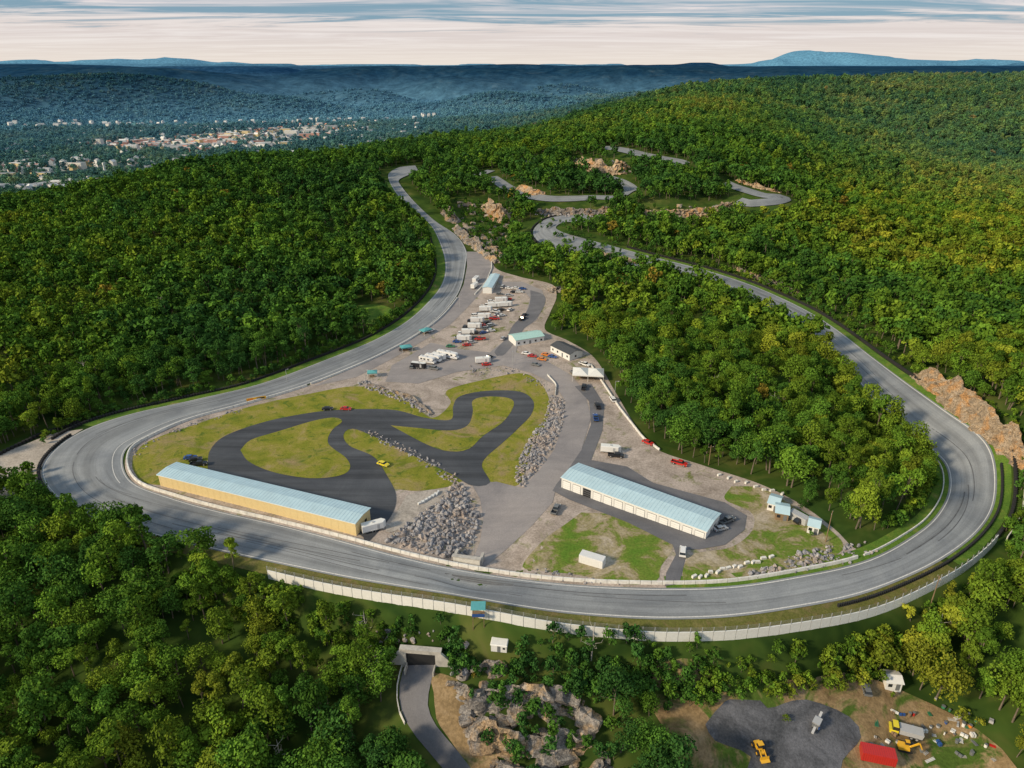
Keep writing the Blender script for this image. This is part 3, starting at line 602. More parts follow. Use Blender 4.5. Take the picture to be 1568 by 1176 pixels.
def marshal(u,v):
    x,y=P(u,v); mb=MB()
    for sx in (-1.4,1.4):
        for sy in (-1,1): mb.box(sx-.08,sx+.08,sy-.08,sy+.08,-5,4.8,'wood')
    mb.box(-1.6,1.6,-1.2,1.2,2.1,2.25,'wood'); mb.box(-1.6,1.6,-1.22,-1.15,2.25,3.2,'c_blue'); mb.box(-1.9,1.9,-1.6,1.6,4.8,5.0,'teal',.1,.1)
    mb.build('marshal_post',(x,y,hz(x,y)+.3))
marshal(733,952)
def place(name,mb,u,v,ang=0,sc=1,dz=0):
    x,y=P(u,v); return mb.build(name,(x,y,hz(x,y)+.1+dz),math.radians(ang),sc)
mb=MB(); mb.box(-4,4,-.08,.08,.5,1.7,'c_plant'); mb.box(-3.6,-1.2,-.1,-.083,.7,1.5,'c_orange'); mb.box(.2,3.4,-.1,-.083,.8,1.4,'c_black'); 
for x in (-3.5,0,3.5): mb.box(x-.06,x+.06,.1,.2,-.3,1.7,'metal')
place('sponsor_banner',mb,393,614,22)
mb=MB(); mb.box(-2,2,-1.3,1.3,0,2.2,'whitew'); mb.box(-2.2,2.2,-1.5,1.5,2.2,2.4,'white',.2,.2); mb.box(-.4,.4,-1.34,-1.303,0,1.9,'c_grey'); mb.box(1,1.6,-1.34,-1.303,1,1.6,'glass')
place('white_utility_shed',mb,765,993,-8)
def pole(name,u,v,h,arm=True,r=.12):
    mb=MB(); mb.cyl((0,0,-.5),r,h+.5,'z','metal' if not arm else 'wood',7,r*.6)
    if arm: mb.box(-1,1,-.06,.06,h-.8,h-.65,'wood'); mb.cyl((-.9,0,h-.65),.05,.2,'z','white',6); mb.cyl((.9,0,h-.65),.05,.2,'z','white',6)
    else: mb.box(0,1.2,-.05,.05,h-.1,h,'metal'); mb.box(.9,1.5,-.15,.15,h-.2,h-.1,'white')
    place(name,mb,u,v,rnd.uniform(0,90))
for u,v,h in [(1264,830,11),(990,648,9),(1422,935,12),(1085,712,8)]: pole('utility_pole',u,v,h,True,.18)
for u,v,h in [(789,552,8),(836,600,8),(785,560,7),(704,470,7),(664,505,7),(560,585,6),(941,610,8),(726,855,7),(440,585,6)]: pole('light_pole',u,v,h,False,.12)
a=P(645,1022); an=math.radians(-6); mb=MB()
mb.box(-5.2,-3.8,-.4,.9,-.5,5.2,'conc'); mb.box(3.8,5.2,-.4,.9,-.5,5.2,'conc'); mb.box(-3.8,3.8,-.38,.9,4.3,5.2,'conc'); mb.box(-5.4,5.4,-.6,1.0,5.2,5.7,'conc')
mb.box(-3.8,3.8,-.1,.3,-.5,4.3,'tire')  # black panel standing in for the shade inside the tunnel mouth
mb.prism([(-5.2,0),(-5.2,5.0),(-8.0,2.2),(-8.0,0)],-.4,.3,'conc'); mb.prism([(5.2,0),(8.0,0),(8.0,2.2),(5.2,5.0)],-.4,.3,'conc')
mb.box(-3.8,-3.5,-3,-.42,-.5,1.1,'conc'); mb.box(3.5,3.8,-3,-.42,-.5,1.1,'conc')
PORT=(a[0],a[1]+.6); mb.build('tunnel_portal',(PORT[0],PORT[1],hz(*a)),an)
wall('guard_rail',ACL[:-6]+np.array([-.6,0]),.9,.25,'concw',.1); 
a=P(715,866); mb=MB(); mb.box(-4,4,-.5,.5,-4,1.1,'concw'); mb.box(-4.3,4.3,-.7,.7,1.1,1.4,'conc'); mb.box(-4.3,-3.5,.5,4,-4,.6,'conc'); mb.box(3.5,4.3,.5,4,-4,.6,'conc'); mb.build('tunnel_headwall',(a[0],a[1],-.3),math.radians(-12))
def loader():
    mb=MB(); c='c_plant'
    mb.box(-2.2,.3,-.9,.9,.9,1.9,c,.2,.1); mb.box(-.7,.7,-.75,.75,1.9,3.0,'glass',.15,.12); mb.box(-.75,.75,-.8,.8,3.0,3.12,c)
    for x,y in ((-1.5,1),(-1.5,-1.5),(1.2,1),(1.2,-1.5)): mb.cyl((x,y,.8),.8,.5,'y','tire',14); mb.cyl((x,y-.01 if y<0 else y+.01,.8),.4,.5,'y',c,10)
    mb.box(.3,1.9,-.5,.5,.8,1.4,c)
    mb.prism([(.9,1.5),(1.1,1.8),(3.0,.9),(2.9,.55)],-.8,-.6,c); mb.prism([(.9,1.5),(1.1,1.8),(3.0,.9),(2.9,.55)],.6,.8,c)
    mb.prism([(2.9,.2),(2.8,1.2),(3.0,1.3),(3.2,.5),(4.0,.25),(4.0,.15)],-1.3,1.3,c); return mb
place('wheel_loader',loader(),1162,1150,-80,.85)
def excav():
    mb=MB(); c='c_plant'
    for y in (-1.3,.7): mb.prism([(-1.9,.1),(-2.1,.45),(-1.8,.85),(1.8,.85),(2.1,.45),(1.9,.1)],y,y+.6,'tire')
    mb.box(-1,1,-.7,.7,.5,1,'c_grey'); mb.box(-2,1.2,-1.3,1.2,1.0,2.0,c,.15,.05); mb.box(.0,1.2,.1,1.15,2.0,3.0,'glass',.1,.08); mb.box(0,1.2,.08,1.17,3,3.1,c)
    mb.prism([(1.1,1.6),(1.0,2.0),(3.2,4.2),(3.6,4.1),(3.4,3.7)],-.5,-.15,c); mb.prism([(3.2,4.2),(3.7,4.1),(4.8,1.8),(4.5,1.7)],-.45,-.2,c); mb.prism([(4.4,1.8),(4.9,1.8),(5.0,1.0),(4.2,.9),(4.0,1.3)],-.7,.05,'c_grey'); return mb
place('excavator',excav(),1384,1148,-15,.8)
mb=MB(); mb.prism([(-3.2,.9),(-3.4,2.1),(1.4,2.1),(1.4,.9)],-1.2,1.2,'c_silver'); mb.box(1.6,3.4,-1.15,1.15,.6,1.6,'c_yellow',0,.05); mb.box(1.65,2.9,-1.1,1.1,1.6,2.5,'glass',.15,.1); mb.box(1.7,2.85,-1,1,2.5,2.6,'c_yellow'); mb.box(-3.2,3.2,-.5,.5,.5,.88,'c_black'); wheels(mb,(-2.2,-1.1,2.4),1.2,.5,.35)
place('dump_truck',mb,1385,1125,160,1.1)
mb=MB(); mb.prism([(-4,.4),(-4,.8),(3.2,3.3),(3.4,2.9)],-.35,.35,'c_silver'); mb.box(-2,1,-.9,.9,.9,2.0,'c_grey'); mb.prism([(-1.6,2.0),(-2.1,3.0),(.9,3.0),(.3,2.0)],-1.1,1.1,'c_silver'); mb.box(2.4,2.55,-.5,-.35,-.2,2.7,'metal'); mb.box(2.4,2.55,.35,.5,-.2,2.7,'metal'); mb.box(-1.8,-1.2,-1.2,-.92,.8,1.6,'c_blue'); mb.box(.2,1.6,-.6,.6,2.02,2.5,'c_blue'); wheels(mb,(-1.3,0),.95,.45)
place('rock_crusher',mb,1250,1112,50,.8)
r2=random.Random(5)
for i in range(60):
    u=r2.gauss(1445,45) if i<44 else r2.uniform(1330,1520); v=r2.gauss(1120,20) if i<44 else r2.uniform(1090,1165)
    if u>1545: continue
    mb=MB(); c=r2.choice(['c_red','c_blue','white','c_silver','c_green','wood','c_orange','c_grey','white','c_grey','conc','wood']); l=r2.uniform(.5,1.9); w=r2.uniform(.4,1.1); h=r2.uniform(.3,1.0)
    if i%3==0: mb.cyl((0,0,0),w*.45,h+.3,'z',c,10); mb.cyl((0,0,h+.3),w*.47,.05,'z','c_grey',10); nm='oil_drum'
    elif i%3==1: mb.box(-l/2,l/2,-w/2,w/2,.12,h,c,.04,.04); mb.box(-l/2,-l/2+.1,-w/2,w/2,0,.12,'wood'); mb.box(l/2-.1,l/2,-w/2,w/2,0,.12,'wood'); mb.box(-.05,.05,-w/2-.02,w/2+.02,.12,h+.01,'c_black'); nm='equipment_crate'
    else:
        for k in range(5): mb.box(-l,l,-.4+k*.18,-.4+k*.18+.12,.02+.1*(k%2),.14+.1*(k%2),c)
        nm='stacked_planks'
    place(nm,mb,u,v,r2.uniform(0,180))
for k in range(6):
    mb=MB(); mb.prism([(-1.2,0),(-1.1,.8),(1.1,.8),(1.2,0)],-.3,.3,'white'); mb.box(-1.0,1.0,-.33,-.303,.2,.5,'c_silver'); mb.box(-.2,.2,-.2,.2,.8,.9,'c_silver')
    place('plastic_barrier',mb,645+k*5,772-k*3,35+k*8)
for k in range(22):
    mb=MB(); s=rnd.uniform(.6,.9); mb.prism([(-1*s,0),(-.9*s,.75),(.9*s,.75),(1*s,0)],-.35,.35,'concw'); mb.box(-.6*s,.6*s,-.37,-.353,.2,.5,'conc')
    u=1062+k*9 if k<14 else 1100+(k-14)*14; v=886-k*2.3 if k<14 else 730+(k-14)*4
    place('concrete_block',mb,u+rnd.uniform(-2,2),v+rnd.uniform(-2,2),rnd.uniform(0,50))
# ------------------------------------------------------------------ rock faces
def cliff(name,pts,h,back,mat,seed=0,rough=1.0,nz=14,step=.9,emb=.5,lean=.55):
    C=catmull(np.array(PP(pts)),step); T=np.gradient(C,axis=0); T/=np.linalg.norm(T,axis=1)[:,None]; N=np.stack([-T[:,1],T[:,0]],-1)
    m=len(C); vs=[]; nzz=nz+6
    taper=np.sin(np.linspace(0,math.pi,m))**.4
    zb=height(C[:,0],C[:,1])
    for i in range(m):
        hh=h*taper[i]*(.8+.45*noise.noise(Vector((C[i][0]*.12,C[i][1]*.12,seed))))
        for j in range(nzz+1):
            if j<=nz:
                f=j/nz; q=f*4+.7*noise.noise(Vector((C[i][0]*.15,C[i][1]*.15,seed+5))); st=(math.floor(q)+smooth(.55,1,q-math.floor(q)))/4
                o=st*h*lean; z=-emb+f*(hh+emb)
            else:
                g=(j-nz)/6; o=h*lean+g*back; z=hh*(1-g)**.8-g*1.2
            p=Vector((C[i][0]+N[i][0]*o,C[i][1]+N[i][1]*o,zb[i]+z))
            cell=noise.cell_vector(Vector((p.x*.28,p.y*.28,p.z*.45+seed)))
            c2=noise.cell_vector(Vector((p.x*.8,p.y*.8,p.z*1.1+seed)))
            d=noise.fractal(p*.3+Vector((seed,0,0)),.8,2.1,3)
            k=rough*(1 if j<=nz else .6)
            dd_=(d*.6+(cell.x-.5)*1.9+(c2.x-.5)*.6)*k
            vs.append((p.x-N[i][0]*dd_, p.y-N[i][1]*dd_, p.z+(d*.4+(cell.z-.5)*.9+(c2.z-.5)*.4)*k))
    vs=np.array(vs).reshape(m,nzz+1,3)
    for j in range(nz+1,nzz+1):
        g=(j-nz)/6; hb=height(vs[:,j,0],vs[:,j,1])-.6; vs[:,j,2]=vs[:,j,2]*(1-g)+hb*g
    return mesh_obj(name,vs.reshape(-1,3),grid_faces(m,nzz+1).tolist(),[mat],None,False)
cliff('rock_cliff',[(676,1062),(700,1085),(750,1100),(810,1095),(860,1100),(905,1085)],7.5,5,'rock',1,1.1)
cliff('rock_cliff',[(700,1105),(725,1140),(775,1160),(840,1168),(895,1160),(925,1130)],6.5,5,'rock',2,1.1)
cliff('rock_cliff',[(745,1200),(800,1220),(860,1225),(920,1215),(945,1180)],6.5,5,'rock',3,1.1)
cliff('rock_cliff',[(684,1022),(704,1035),(740,1040),(780,1044)],4.5,4,'rock',4)
cliff('rock_cliff',[(975,1035),(1010,1045),(1060,1040),(1078,1025)],3,4,'rock',5)
cliff('rock_cliff',[(560,1045),(580,1045),(594,1032),(602,1012)],5.5,3,'rock',6)
cliff('rock_cliff',[(1390,575),(1425,604),(1476,646),(1526,692),(1590,745)],13,6,'rocko',7,.9,22,.8,.5,.32)
cliff('rock_cliff',[(690,348),(705,367),(735,384),(765,394)],7,8,'rock',8,1.3)
cliff('rock_cliff',[(732,320),(750,337),(772,341),(786,330)],15,8,'rocko',9,1.6)
cliff('rock_cliff',[(672,325),(683,338),(700,343)],10,6,'rock',10,1.3)
cliff('rock_cliff',[(980,328),(1020,333),(1060,334),(1100,328),(1132,312)],8,6,'rocko',11,1.2)
cliff('rock_cliff',[(874,252),(900,264),(925,269),(950,267),(966,256)],14,8,'rocko',12,1.5)
cliff('rock_cliff',[(788,290),(810,300),(835,300)],8,5,'rocko',13,1.2)
cliff('rock_cliff',[(818,324),(850,330),(900,330),(940,322)],7,5,'rock',14,1.2)
cliff('rock_cliff',[(1125,276),(1160,289),(1195,296)],4,5,'rocko',15,1)
cliff('rock_cliff',[(1120,412),(1150,425),(1200,445),(1225,455)],4,4,'rock',16,1)
cliff('rock_cliff',[(890,382),(925,394),(960,402),(990,408)],4,4,'rocko',17,1)
cliff('rock_cliff',[(826,440),(850,450),(868,442)],4,4,'rock',18,1)
cliff('rock_cliff',[(560,590),(600,602),(635,616),(662,636)],1.8,3,'rock',19,.6)
cliff('rock_cliff',[(715,372),(735,390),(752,402),(768,404)],5,5,'rock',20,1)
print('cliffs',time.time()-T0)
# ------------------------------------------------------------------ instancing
def proto_coll(name,objs):
    c=bpy.data.collections.new(name)
    for o in objs: c.objects.link(o)
    return c
def scatter(name,pts,idx,rot,scl,coll,tone=None):
    me=bpy.data.meshes.new(name); me.vertices.add(len(pts)); me.vertices.foreach_set('co',np.asarray(pts,np.float32).ravel())
    for an,ty,dat in (('pidx','INT',np.asarray(idx,np.int32)),('prot','FLOAT_VECTOR',np.asarray(rot,np.float32)),('pscl','FLOAT_VECTOR',np.asarray(scl,np.float32)),('tone','FLOAT',np.asarray(tone if tone is not None else np.zeros(len(pts)),np.float32))):
        at=me.attributes.new(an,ty,'POINT'); at.data.foreach_set('vector' if ty=='FLOAT_VECTOR' else 'value',dat.ravel())
    ob=bpy.data.objects.new(name,me); scene.collection.objects.link(ob)
    ng=bpy.data.node_groups.new(name,'GeometryNodeTree'); ng.interface.new_socket('Geometry',in_out='INPUT',socket_type='NodeSocketGeometry'); ng.interface.new_socket('Geometry',in_out='OUTPUT',socket_type='NodeSocketGeometry')
    N=ng.nodes; L=ng.links; gi=N.new('NodeGroupInput'); go=N.new('NodeGroupOutput'); iop=N.new('GeometryNodeInstanceOnPoints'); ci=N.new('GeometryNodeCollectionInfo')
    ci.inputs['Collection'].default_value=coll; ci.inputs['Separate Children'].default_value=True; ci.inputs['Reset Children'].default_value=True
    def na(nm,t):
        q=N.new('GeometryNodeInputNamedAttribute'); q.data_type=t; q.inputs['Name'].default_value=nm; return [o for o in q.outputs if o.enabled and o.name=='Attribute'][0]
    L.new(gi.outputs[0],iop.inputs['Points']); L.new(ci.outputs[0],iop.inputs['Instance']); iop.inputs['Pick Instance'].default_value=True
    L.new(na('pidx','INT'),iop.inputs['Instance Index']); L.new(na('prot','FLOAT_VECTOR'),iop.inputs['Rotation']); L.new(na('pscl','FLOAT_VECTOR'),iop.inputs['Scale'])
    L.new(iop.outputs[0],go.inputs[0]); md=ob.modifiers.new('scatter','NODES'); md.node_group=ng; return ob
def make_tree(name,seed,nl,leaf,H=11.5,R=4.2,nc=13,trunk=True,low=.63):
    r=np.random.RandomState(seed); mb=MB(); mb.mi('leaf'); mb.mi('bark')
    th=r.uniform(0,2*math.pi,nc); rad=np.sqrt(r.uniform(.02,1,nc))*R*.72; zz=H*low+r.uniform(-1,1,nc)*H*.26*(1-(rad/R)**2*.5)
    cs=np.stack([rad*np.cos(th),rad*np.sin(th),zz],-1); cs[0]=(r.uniform(-.6,.6),r.uniform(-.6,.6),H*.86); cr=r.uniform(.22,.48,nc)*R
    which=r.choice(nc,nl,p=cr**2/(cr**2).sum()); d=r.normal(size=(nl,3)); d[:,2]=d[:,2]*.8+.6; d/=np.linalg.norm(d,axis=1)[:,None]
    pos=cs[which]+d*(cr[which]*(.7+.5*r.rand(nl)))[:,None]*np.array([1,1,.85])
    nr=d+r.normal(size=(nl,3))*.5; nr/=np.linalg.norm(nr,axis=1)[:,None]
    t=np.cross(nr,r.normal(size=(nl,3))); t/=np.linalg.norm(t,axis=1)[:,None]; bt=np.cross(nr,t); s=(leaf*r.uniform(.5,1.3,nl))[:,None]
    q=np.stack([pos+t*s*.6,pos+bt*s*.42+nr*s*.1,pos-t*s*.5,pos-bt*s*.42+nr*s*.08],1).reshape(-1,3)
    mb.v=[tuple(p) for p in q]; mb.f=[[4*i,4*i+1,4*i+2,4*i+3] for i in range(nl)]; mb.m=[0]*nl
    ct=r.uniform(.2,.8,nc); tl=np.clip(ct[which]+r.normal(0,.14,nl),0,1)
    if trunk:
        b0=(r.uniform(-.3,.3),r.uniform(-.3,.3),H*.35); mb.limb((0,0,-.8),b0,.24,.17,'bark',6); mb.limb(b0,(0,0,H*.78),.17,.05,'bark',6)
        for k in range(min(5,nc)): mb.limb(b0 if k%2 else (b0[0]*.5,b0[1]*.5,H*.48),cs[k],.10,.03,'bark',4)
    ob=mesh_obj(name,mb.v,mb.f,['leaf','bark'],mb.m,False,None,False)
    at=ob.data.attributes.new('clump_tone','FLOAT','POINT'); val=np.full(len(mb.v),.5,np.float32); val[:4*nl]=np.repeat(tl,4); at.data.foreach_set('value',val); return ob
near=[make_tree('deciduous_tree',10+i,1350,.60,H,R,nc) for i,(H,R,nc) in enumerate([(12,4.6,18),(10.5,5.0,20),(14,4.0,16),(11,3.6,13),(9,4.3,15),(12.5,5.2,22),(15,3.4,13)])]
mid=[make_tree('deciduous_tree_distant',40+i,210,1.45,H,R,nc) for i,(H,R,nc) in enumerate([(12,4.8,13),(10.5,5.0,14),(13.5,4.0,11),(11,3.6,9),(12,5.4,15)])]
farp=[make_tree('tree_clump_distant',60+i,80,3.6,H,R,9,False,.45) for i,(H,R) in enumerate([(11,10),(13,11),(10,9)])]
cn=proto_coll('tree_prototypes',near); cm_=proto_coll('tree_prototypes_mid',mid); cf_=proto_coll('tree_prototypes_far',farp)
EX=[PP(l) for l in [
 [(712,380),(756,380),(765,408),(800,422),(855,432),(862,455),(852,480),(842,505),(875,518),(920,545),(952,600),(985,655),(1010,684),(1080,710),(1160,734),(1225,764),(1280,800),(1310,832),(1330,870),(1240,895),(1000,925),(700,895),(400,830),(150,770),(130,690),(300,625),(500,575),(640,505),(695,440),(700,400)],
 [(1005,1060),(1120,1030),(1230,1035),(1300,1020),(1360,1040),(1440,1075),(1500,1115),(1570,1180),(1570,1300),(1040,1300),(1020,1150)],
 [(605,965),(800,985),(930,990),(935,1100),(945,1180),(970,1300),(720,1300),(690,1180),(670,1110),(650,1060),(606,1045)],
 [(-60,700),(60,668),(130,655),(62,718),(80,745),(20,755),(-80,765)],
 [(540,462),(590,462),(612,480),(592,500),(550,498)],
 [(690,300),(740,300),(785,318),(790,350),(780,385),(765,405),(720,380),(690,350)],
 [(870,240),(960,246),(970,275),(930,285),(880,268)],[(980,312),(1130,300),(1135,322),(1060,350),(985,348)],[(780,282),(840,290),(835,310),(790,305)],[(815,318),(935,318),(935,342),(820,342)],
 [(1375,562),(1400,560),(1500,640),(1610,735),(1610,790),(1520,730),(1440,660)],
 [(985,1010),(1085,1010),(1085,1060),(990,1070)],
]]
ACC=(ACL+ACR)/2
TOWNC=[(P(335,218),300,260),(P(440,203),220,230),(P(250,228),170,110),(P(110,292),90,60),(P(60,262),200,120)]
def forest_pts(r0,r1,sp,half,seed,jit=.55):
    r=np.random.RandomState(seed); xm=r1*math.sin(min(half,1.5))
    gx,gy=np.meshgrid(np.arange(-xm,xm,sp),np.arange(r0*.2,r1,sp*.9)); gx=gx+(np.arange(gy.shape[0])%2)[:,None]*sp*.5
    gx=gx.ravel()+r.uniform(-jit,jit,gx.size)*sp; gy=gy.ravel()+r.uniform(-jit,jit,gy.size)*sp
    rr=np.hypot(gx,gy); an=np.abs(np.arctan2(gx,gy)); k=(rr>=r0)&(rr<r1)&(an<half); return gx[k],gy[k],rr[k],r
def lodpts(r0,r1,sp,half,seed):
    x,y,rr,r=forest_pts(r0,r1,sp,half,seed); keep=np.ones(len(x),bool)
    for E in EX: keep&=~inpoly(x,y,E)
    ins=inpoly(x,y,OUTS); dl=distpl(x,y,LS[::3]); drr=distpl(x,y,RS[::3]); dc=distpl(x,y,CS[::3])
    marg=np.where(ins,7.5,np.where((~ins)&(y<205),np.where(x<-72,4.0,11.0),10.5))
    keep&=~((np.minimum(dl,drr)<marg)|(dc<9))
    for i,C in enumerate(BR): 
        dC=distpl(x,y,C[::2]); keep&=dC>9
        for o in ((8,16) if i!=3 else (8,16,24,32)): keep&=distpl(x,y+o,C[::2])>7
    if r0<300: keep&=distpl(x,y,ACC[::3])>7
    return x[keep],y[keep],rr[keep],r
def emit(name,x,y,r,coll,k,s0,s1,sink=0):
    z=height(x,y)-sink; m=len(x); s=r.uniform(s0,s1,m); s=s*(.8+.45*fbm(x/25,y/25,5,2))
    rot=np.stack([r.normal(0,.07,m),r.normal(0,.07,m),r.uniform(0,6.28,m)],-1)
    tone=.17+.42*r.rand(m)+(fbm(x/140,y/140,31,3)-.5)*1.0+(fbm(x/22,y/22,33,2)-.5)*.35+smooth(40,450,x)*.17
    tone=np.where(r.rand(m)<.003,.98,np.minimum(tone,.86))
    scatter(name,np.stack([x,y,z],-1),r.randint(0,k,m),rot,np.stack([s*r.uniform(.85,1.15,m),s*r.uniform(.85,1.15,m),s*r.uniform(.85,1.15,m)],-1),coll,np.clip(tone,0,1)); print(name,m)
x,y,rr,r=lodpts(60,350,5.4,.90,1); emit('forest',x,y,r,cn,len(near),.52,1.18)
x,y,rr,r=lodpts(350,1350,6.2,.78,2); emit('hillside_forest',x,y,r,cm_,len(mid),.52,1.2)
x,y,rr,r=forest_pts(1350,2700,12,.72,3)
kt=np.ones(len(x),bool)
for (c,sx,sy) in TOWNC:
    q=((x-c[0])/sx)**2+((y-c[1])/(sy*1.3))**2<1; kt&=~(q&(r.rand(len(x))<.72))
x,y=x[kt],y[kt]; emit('valley_forest',x,y,r,cm_,len(mid),1.0,1.6)
x,y,rr,r=forest_pts(2700,5200,25,.68,4,.6); kt=r.rand(len(x))<smooth(5400,3600,rr); emit('distant_forest',x[kt],y[kt],r,cf_,3,.8,1.3,3)
sx_,sy_=[],[]
rs=np.random.RandomState(8)
def fillpoly(pl,dens):
    pl=np.array(PP(pl)); x0,y0=pl.min(0);x1,y1=pl.max(0); m=int((x1-x0)*(y1-y0)*dens); x=rs.uniform(x0,x1,m); y=rs.uniform(y0,y1,m); k=inpoly(x,y,pl); return x[k],y[k]
for pl,dn in [([(675,985),(930,985),(945,1100),(960,1200),(760,1200),(700,1060)],.07),([(930,980),(1085,990),(1090,1060),(1000,1075),(940,1060)],.10),([(690,300),(785,318),(790,345),(780,385),(840,410),(850,430),(790,418),(760,400),(720,372)],.05),
 ([(870,240),(960,246),(970,268),(880,262)],.02),([(980,322),(1130,310),(1135,322),(985,336)],.03),([(1000,1062),(1120,1035),(1300,1025),(1420,1070),(1330,1050),(1100,1060),(1040,1120),(1020,1150)],.06),
 ([(1060,880),(1250,850),(1290,840),(1240,800),(1200,840)],.008),([(1090,716),(1240,770),(1290,820),(1255,800),(1180,752)],.02),([(1300,1040),(1500,1120),(1568,1200),(1568,1150),(1480,1080)],.03),([(815,340),(935,340),(1000,400),(925,392),(850,372)],.02),([(1180,1095),(1225,1098),(1215,1112),(1190,1110)],.12)]:
    x,y=fillpoly(pl,dn); sx_.append(x); sy_.append(y)
for (A_,i0,i1,o0,o1,dn) in [(LS,IDX[23],IDX[34],9.0,15,1.3),(LS,IDX[19],IDX[23],2.5,6,.5),(LS,IDX[3],IDX[18],8,11,.4),(LS,IDX[34],IDX[46],6.5,10.5,.4),(RS,IDX[33],IDX[44],5,7.5,.5)]:
    B_=RS if A_ is LS else LS; dr=(A_-B_); dr/=np.linalg.norm(dr,axis=1)[:,None]; m=int((i1-i0)*2.5*dn*2); k=rs.randint(i0,i1,m); o=rs.uniform(o0,o1,m); p=A_[k]+dr[k]*o[:,None]+rs.normal(0,.6,(m,2)); sx_.append(p[:,0]); sy_.append(p[:,1])
x=np.concatenate(sx_);y=np.concatenate(sy_); kk=distpl(x,y,ACC[::3])>5.5
kk&=~((np.abs(x-PORT[0])<8)&(y-PORT[1]<1.5)&(y-PORT[1]>-9)); kk&=~inpoly(x,y,PP([(712,940),(790,940),(795,1020),(712,1020)])); x,y=x[kk],y[kk]
emit('shrubs',x,y,rs,cm_,len(mid),.16,.46,.3)
for i,(u,v) in enumerate([(196,870),(430,1176),(135,590),(300,560),(560,980),(905,1010),(1180,640),(1430,985),(250,480),(1090,610)]):
    r3=random.Random(i); mb=MB(); H=r3.uniform(9,12); mb.limb((0,0,-.5),(.3,.2,H*.6),.22,.13,'deadwood',6); mb.limb((.3,.2,H*.6),(.1,.5,H),.13,.03,'deadwood')
    for k in range(9):
        z=H*r3.uniform(.35,.9); a=r3.uniform(0,6.28); l=r3.uniform(1.2,2.8); q=(math.cos(a)*l,math.sin(a)*l,z+l*.6); mb.limb((.2,.2,z),q,.07,.02,'deadwood'); mb.limb(q,(q[0]+r3.uniform(-.6,.6),q[1]+r3.uniform(-.6,.6),q[2]+.9),.03,.01,'deadwood')
    place('dead_tree',mb,u,v)
def boulder(seed,mat,n=2,blocky=False):
    bm=bmesh.new(); bmesh.ops.create_icosphere(bm,subdivisions=n+(1 if blocky else 0),radius=1)
    r=random.Random(seed)
    planes=[(Vector((r.gauss(0,1),r.gauss(0,1),r.gauss(0,1))).normalized(),r.uniform(.55,.85)) for _ in range(9)]
    if blocky: planes=[(Vector(a)+Vector((r.gauss(0,.12),r.gauss(0,.12),r.gauss(0,.12))),r.uniform(.5,.68)) for a in ((1,0,0),(-1,0,0),(0,1,0),(0,-1,0),(0,0,1),(0,0,-1))]+planes[:4]
    for v in bm.verts:
        p=v.co.copy()
        for nrm,dv in planes:
            nrm=nrm.normalized(); q=p.dot(nrm)
            if q>dv: p-=nrm*(q-dv)
        v.co=p*(1+.10*noise.noise(p*3+Vector((seed,0,0)))); v.co.z*=.8
    me=bpy.data.meshes.new('boulder'); bm.to_mesh(me); bm.free(); me.materials.append(M[mat]); return bpy.data.objects.new('boulder',me)
cb=proto_coll('boulder_prototypes',[boulder(i,'boulder') for i in range(6)]); ck=proto_coll('ledge_prototypes',[boulder(20+i,'rock',2,True) for i in range(6)])
bx,by,bs=[],[],[]
def brocks(pl,dens,s0,s1):
    x,y=fillpoly(pl,dens); bx.append(x);by.append(y);bs.append(s0+(s1-s0)*rs.rand(len(x))**1.8)
brocks([(590,830),(612,812),(640,790),(668,768),(690,748),(706,742),(722,765),(734,795),(728,830),(715,850),(690,860),(640,846)],1.7,.25,1.05)
brocks([(842,606),(862,612),(864,640),(848,680),(828,715),(802,747),(786,742),(792,706),(812,670),(835,640)],1.8,.25,.85)
brocks([(198,694),(226,672),(288,648),(372,624),(372,630),(290,655),(232,680),(206,705)],.35,.25,.6)
brocks([(545,586),(560,584),(620,604),(664,630),(660,640),(615,616),(560,596)],.7,.3,.9)
brocks([(556,660),(570,660),(640,692),(700,728),(705,745),(690,742),(640,706),(575,676)],.5,.3,.7)
brocks([(1140,878),(1180,862),(1240,842),(1270,845),(1280,860),(1240,872),(1150,888)],1.0,.3,1.0)
brocks([(815,868),(870,878),(950,892),(950,898),(870,892),(810,880)],.5,.25,.7)
brocks([(1255,838),(1330,830),(1345,850),(1290,866)],.3,.3,.8)
brocks([(975,1025),(1070,1015),(1080,1050),(985,1060)],.4,.3,1.2)
brocks([(560,960),(600,965),(596,1010),(580,1050),(560,1020)],.5,.3,1.4)
brocks([(605,968),(690,968),(690,985),(605,985)],.5,.3,1.0)
brocks([(694,975),(714,985),(712,1035),(690,1040)],.7,.3,1.4)
brocks([(690,340),(760,380),(770,400),(720,380)],.12,.4,1.2); brocks([(820,325),(930,325),(930,335),(820,335)],.1,.5,1.5); brocks([(800,572),(840,590),(842,600),(800,580)],.5,.25,.6)
brocks([(720,560),(800,566),(800,574),(720,575)],.3,.25,.7)
x=np.concatenate(bx);y=np.concatenate(by);s=np.concatenate(bs); m=len(x); z=height(x,y)+s*.3
scatter('boulders',np.stack([x,y,z],-1),rs.randint(0,6,m),rs.uniform(0,6.28,(m,3)),np.stack([s*rs.uniform(.8,1.4,m),s,s],-1),cb); print('boulders',m)
bx,by,bs=[],[],[]
brocks([(684,1030),(720,1040),(800,1050),(900,1065),(925,1110),(940,1190),(740,1200),(704,1120)],.10,.9,3.2)
brocks([(700,310),(785,318),(785,345),(770,395),(715,370)],.03,1,3); brocks([(870,244),(965,250),(965,268),(880,264)],.02,1.5,3.5); brocks([(985,318),(1130,308),(1132,322),(985,338)],.02,1,3)
x=np.concatenate(bx);y=np.concatenate(by);s=np.concatenate(bs); m=len(x); z=height(x,y)+s*.35
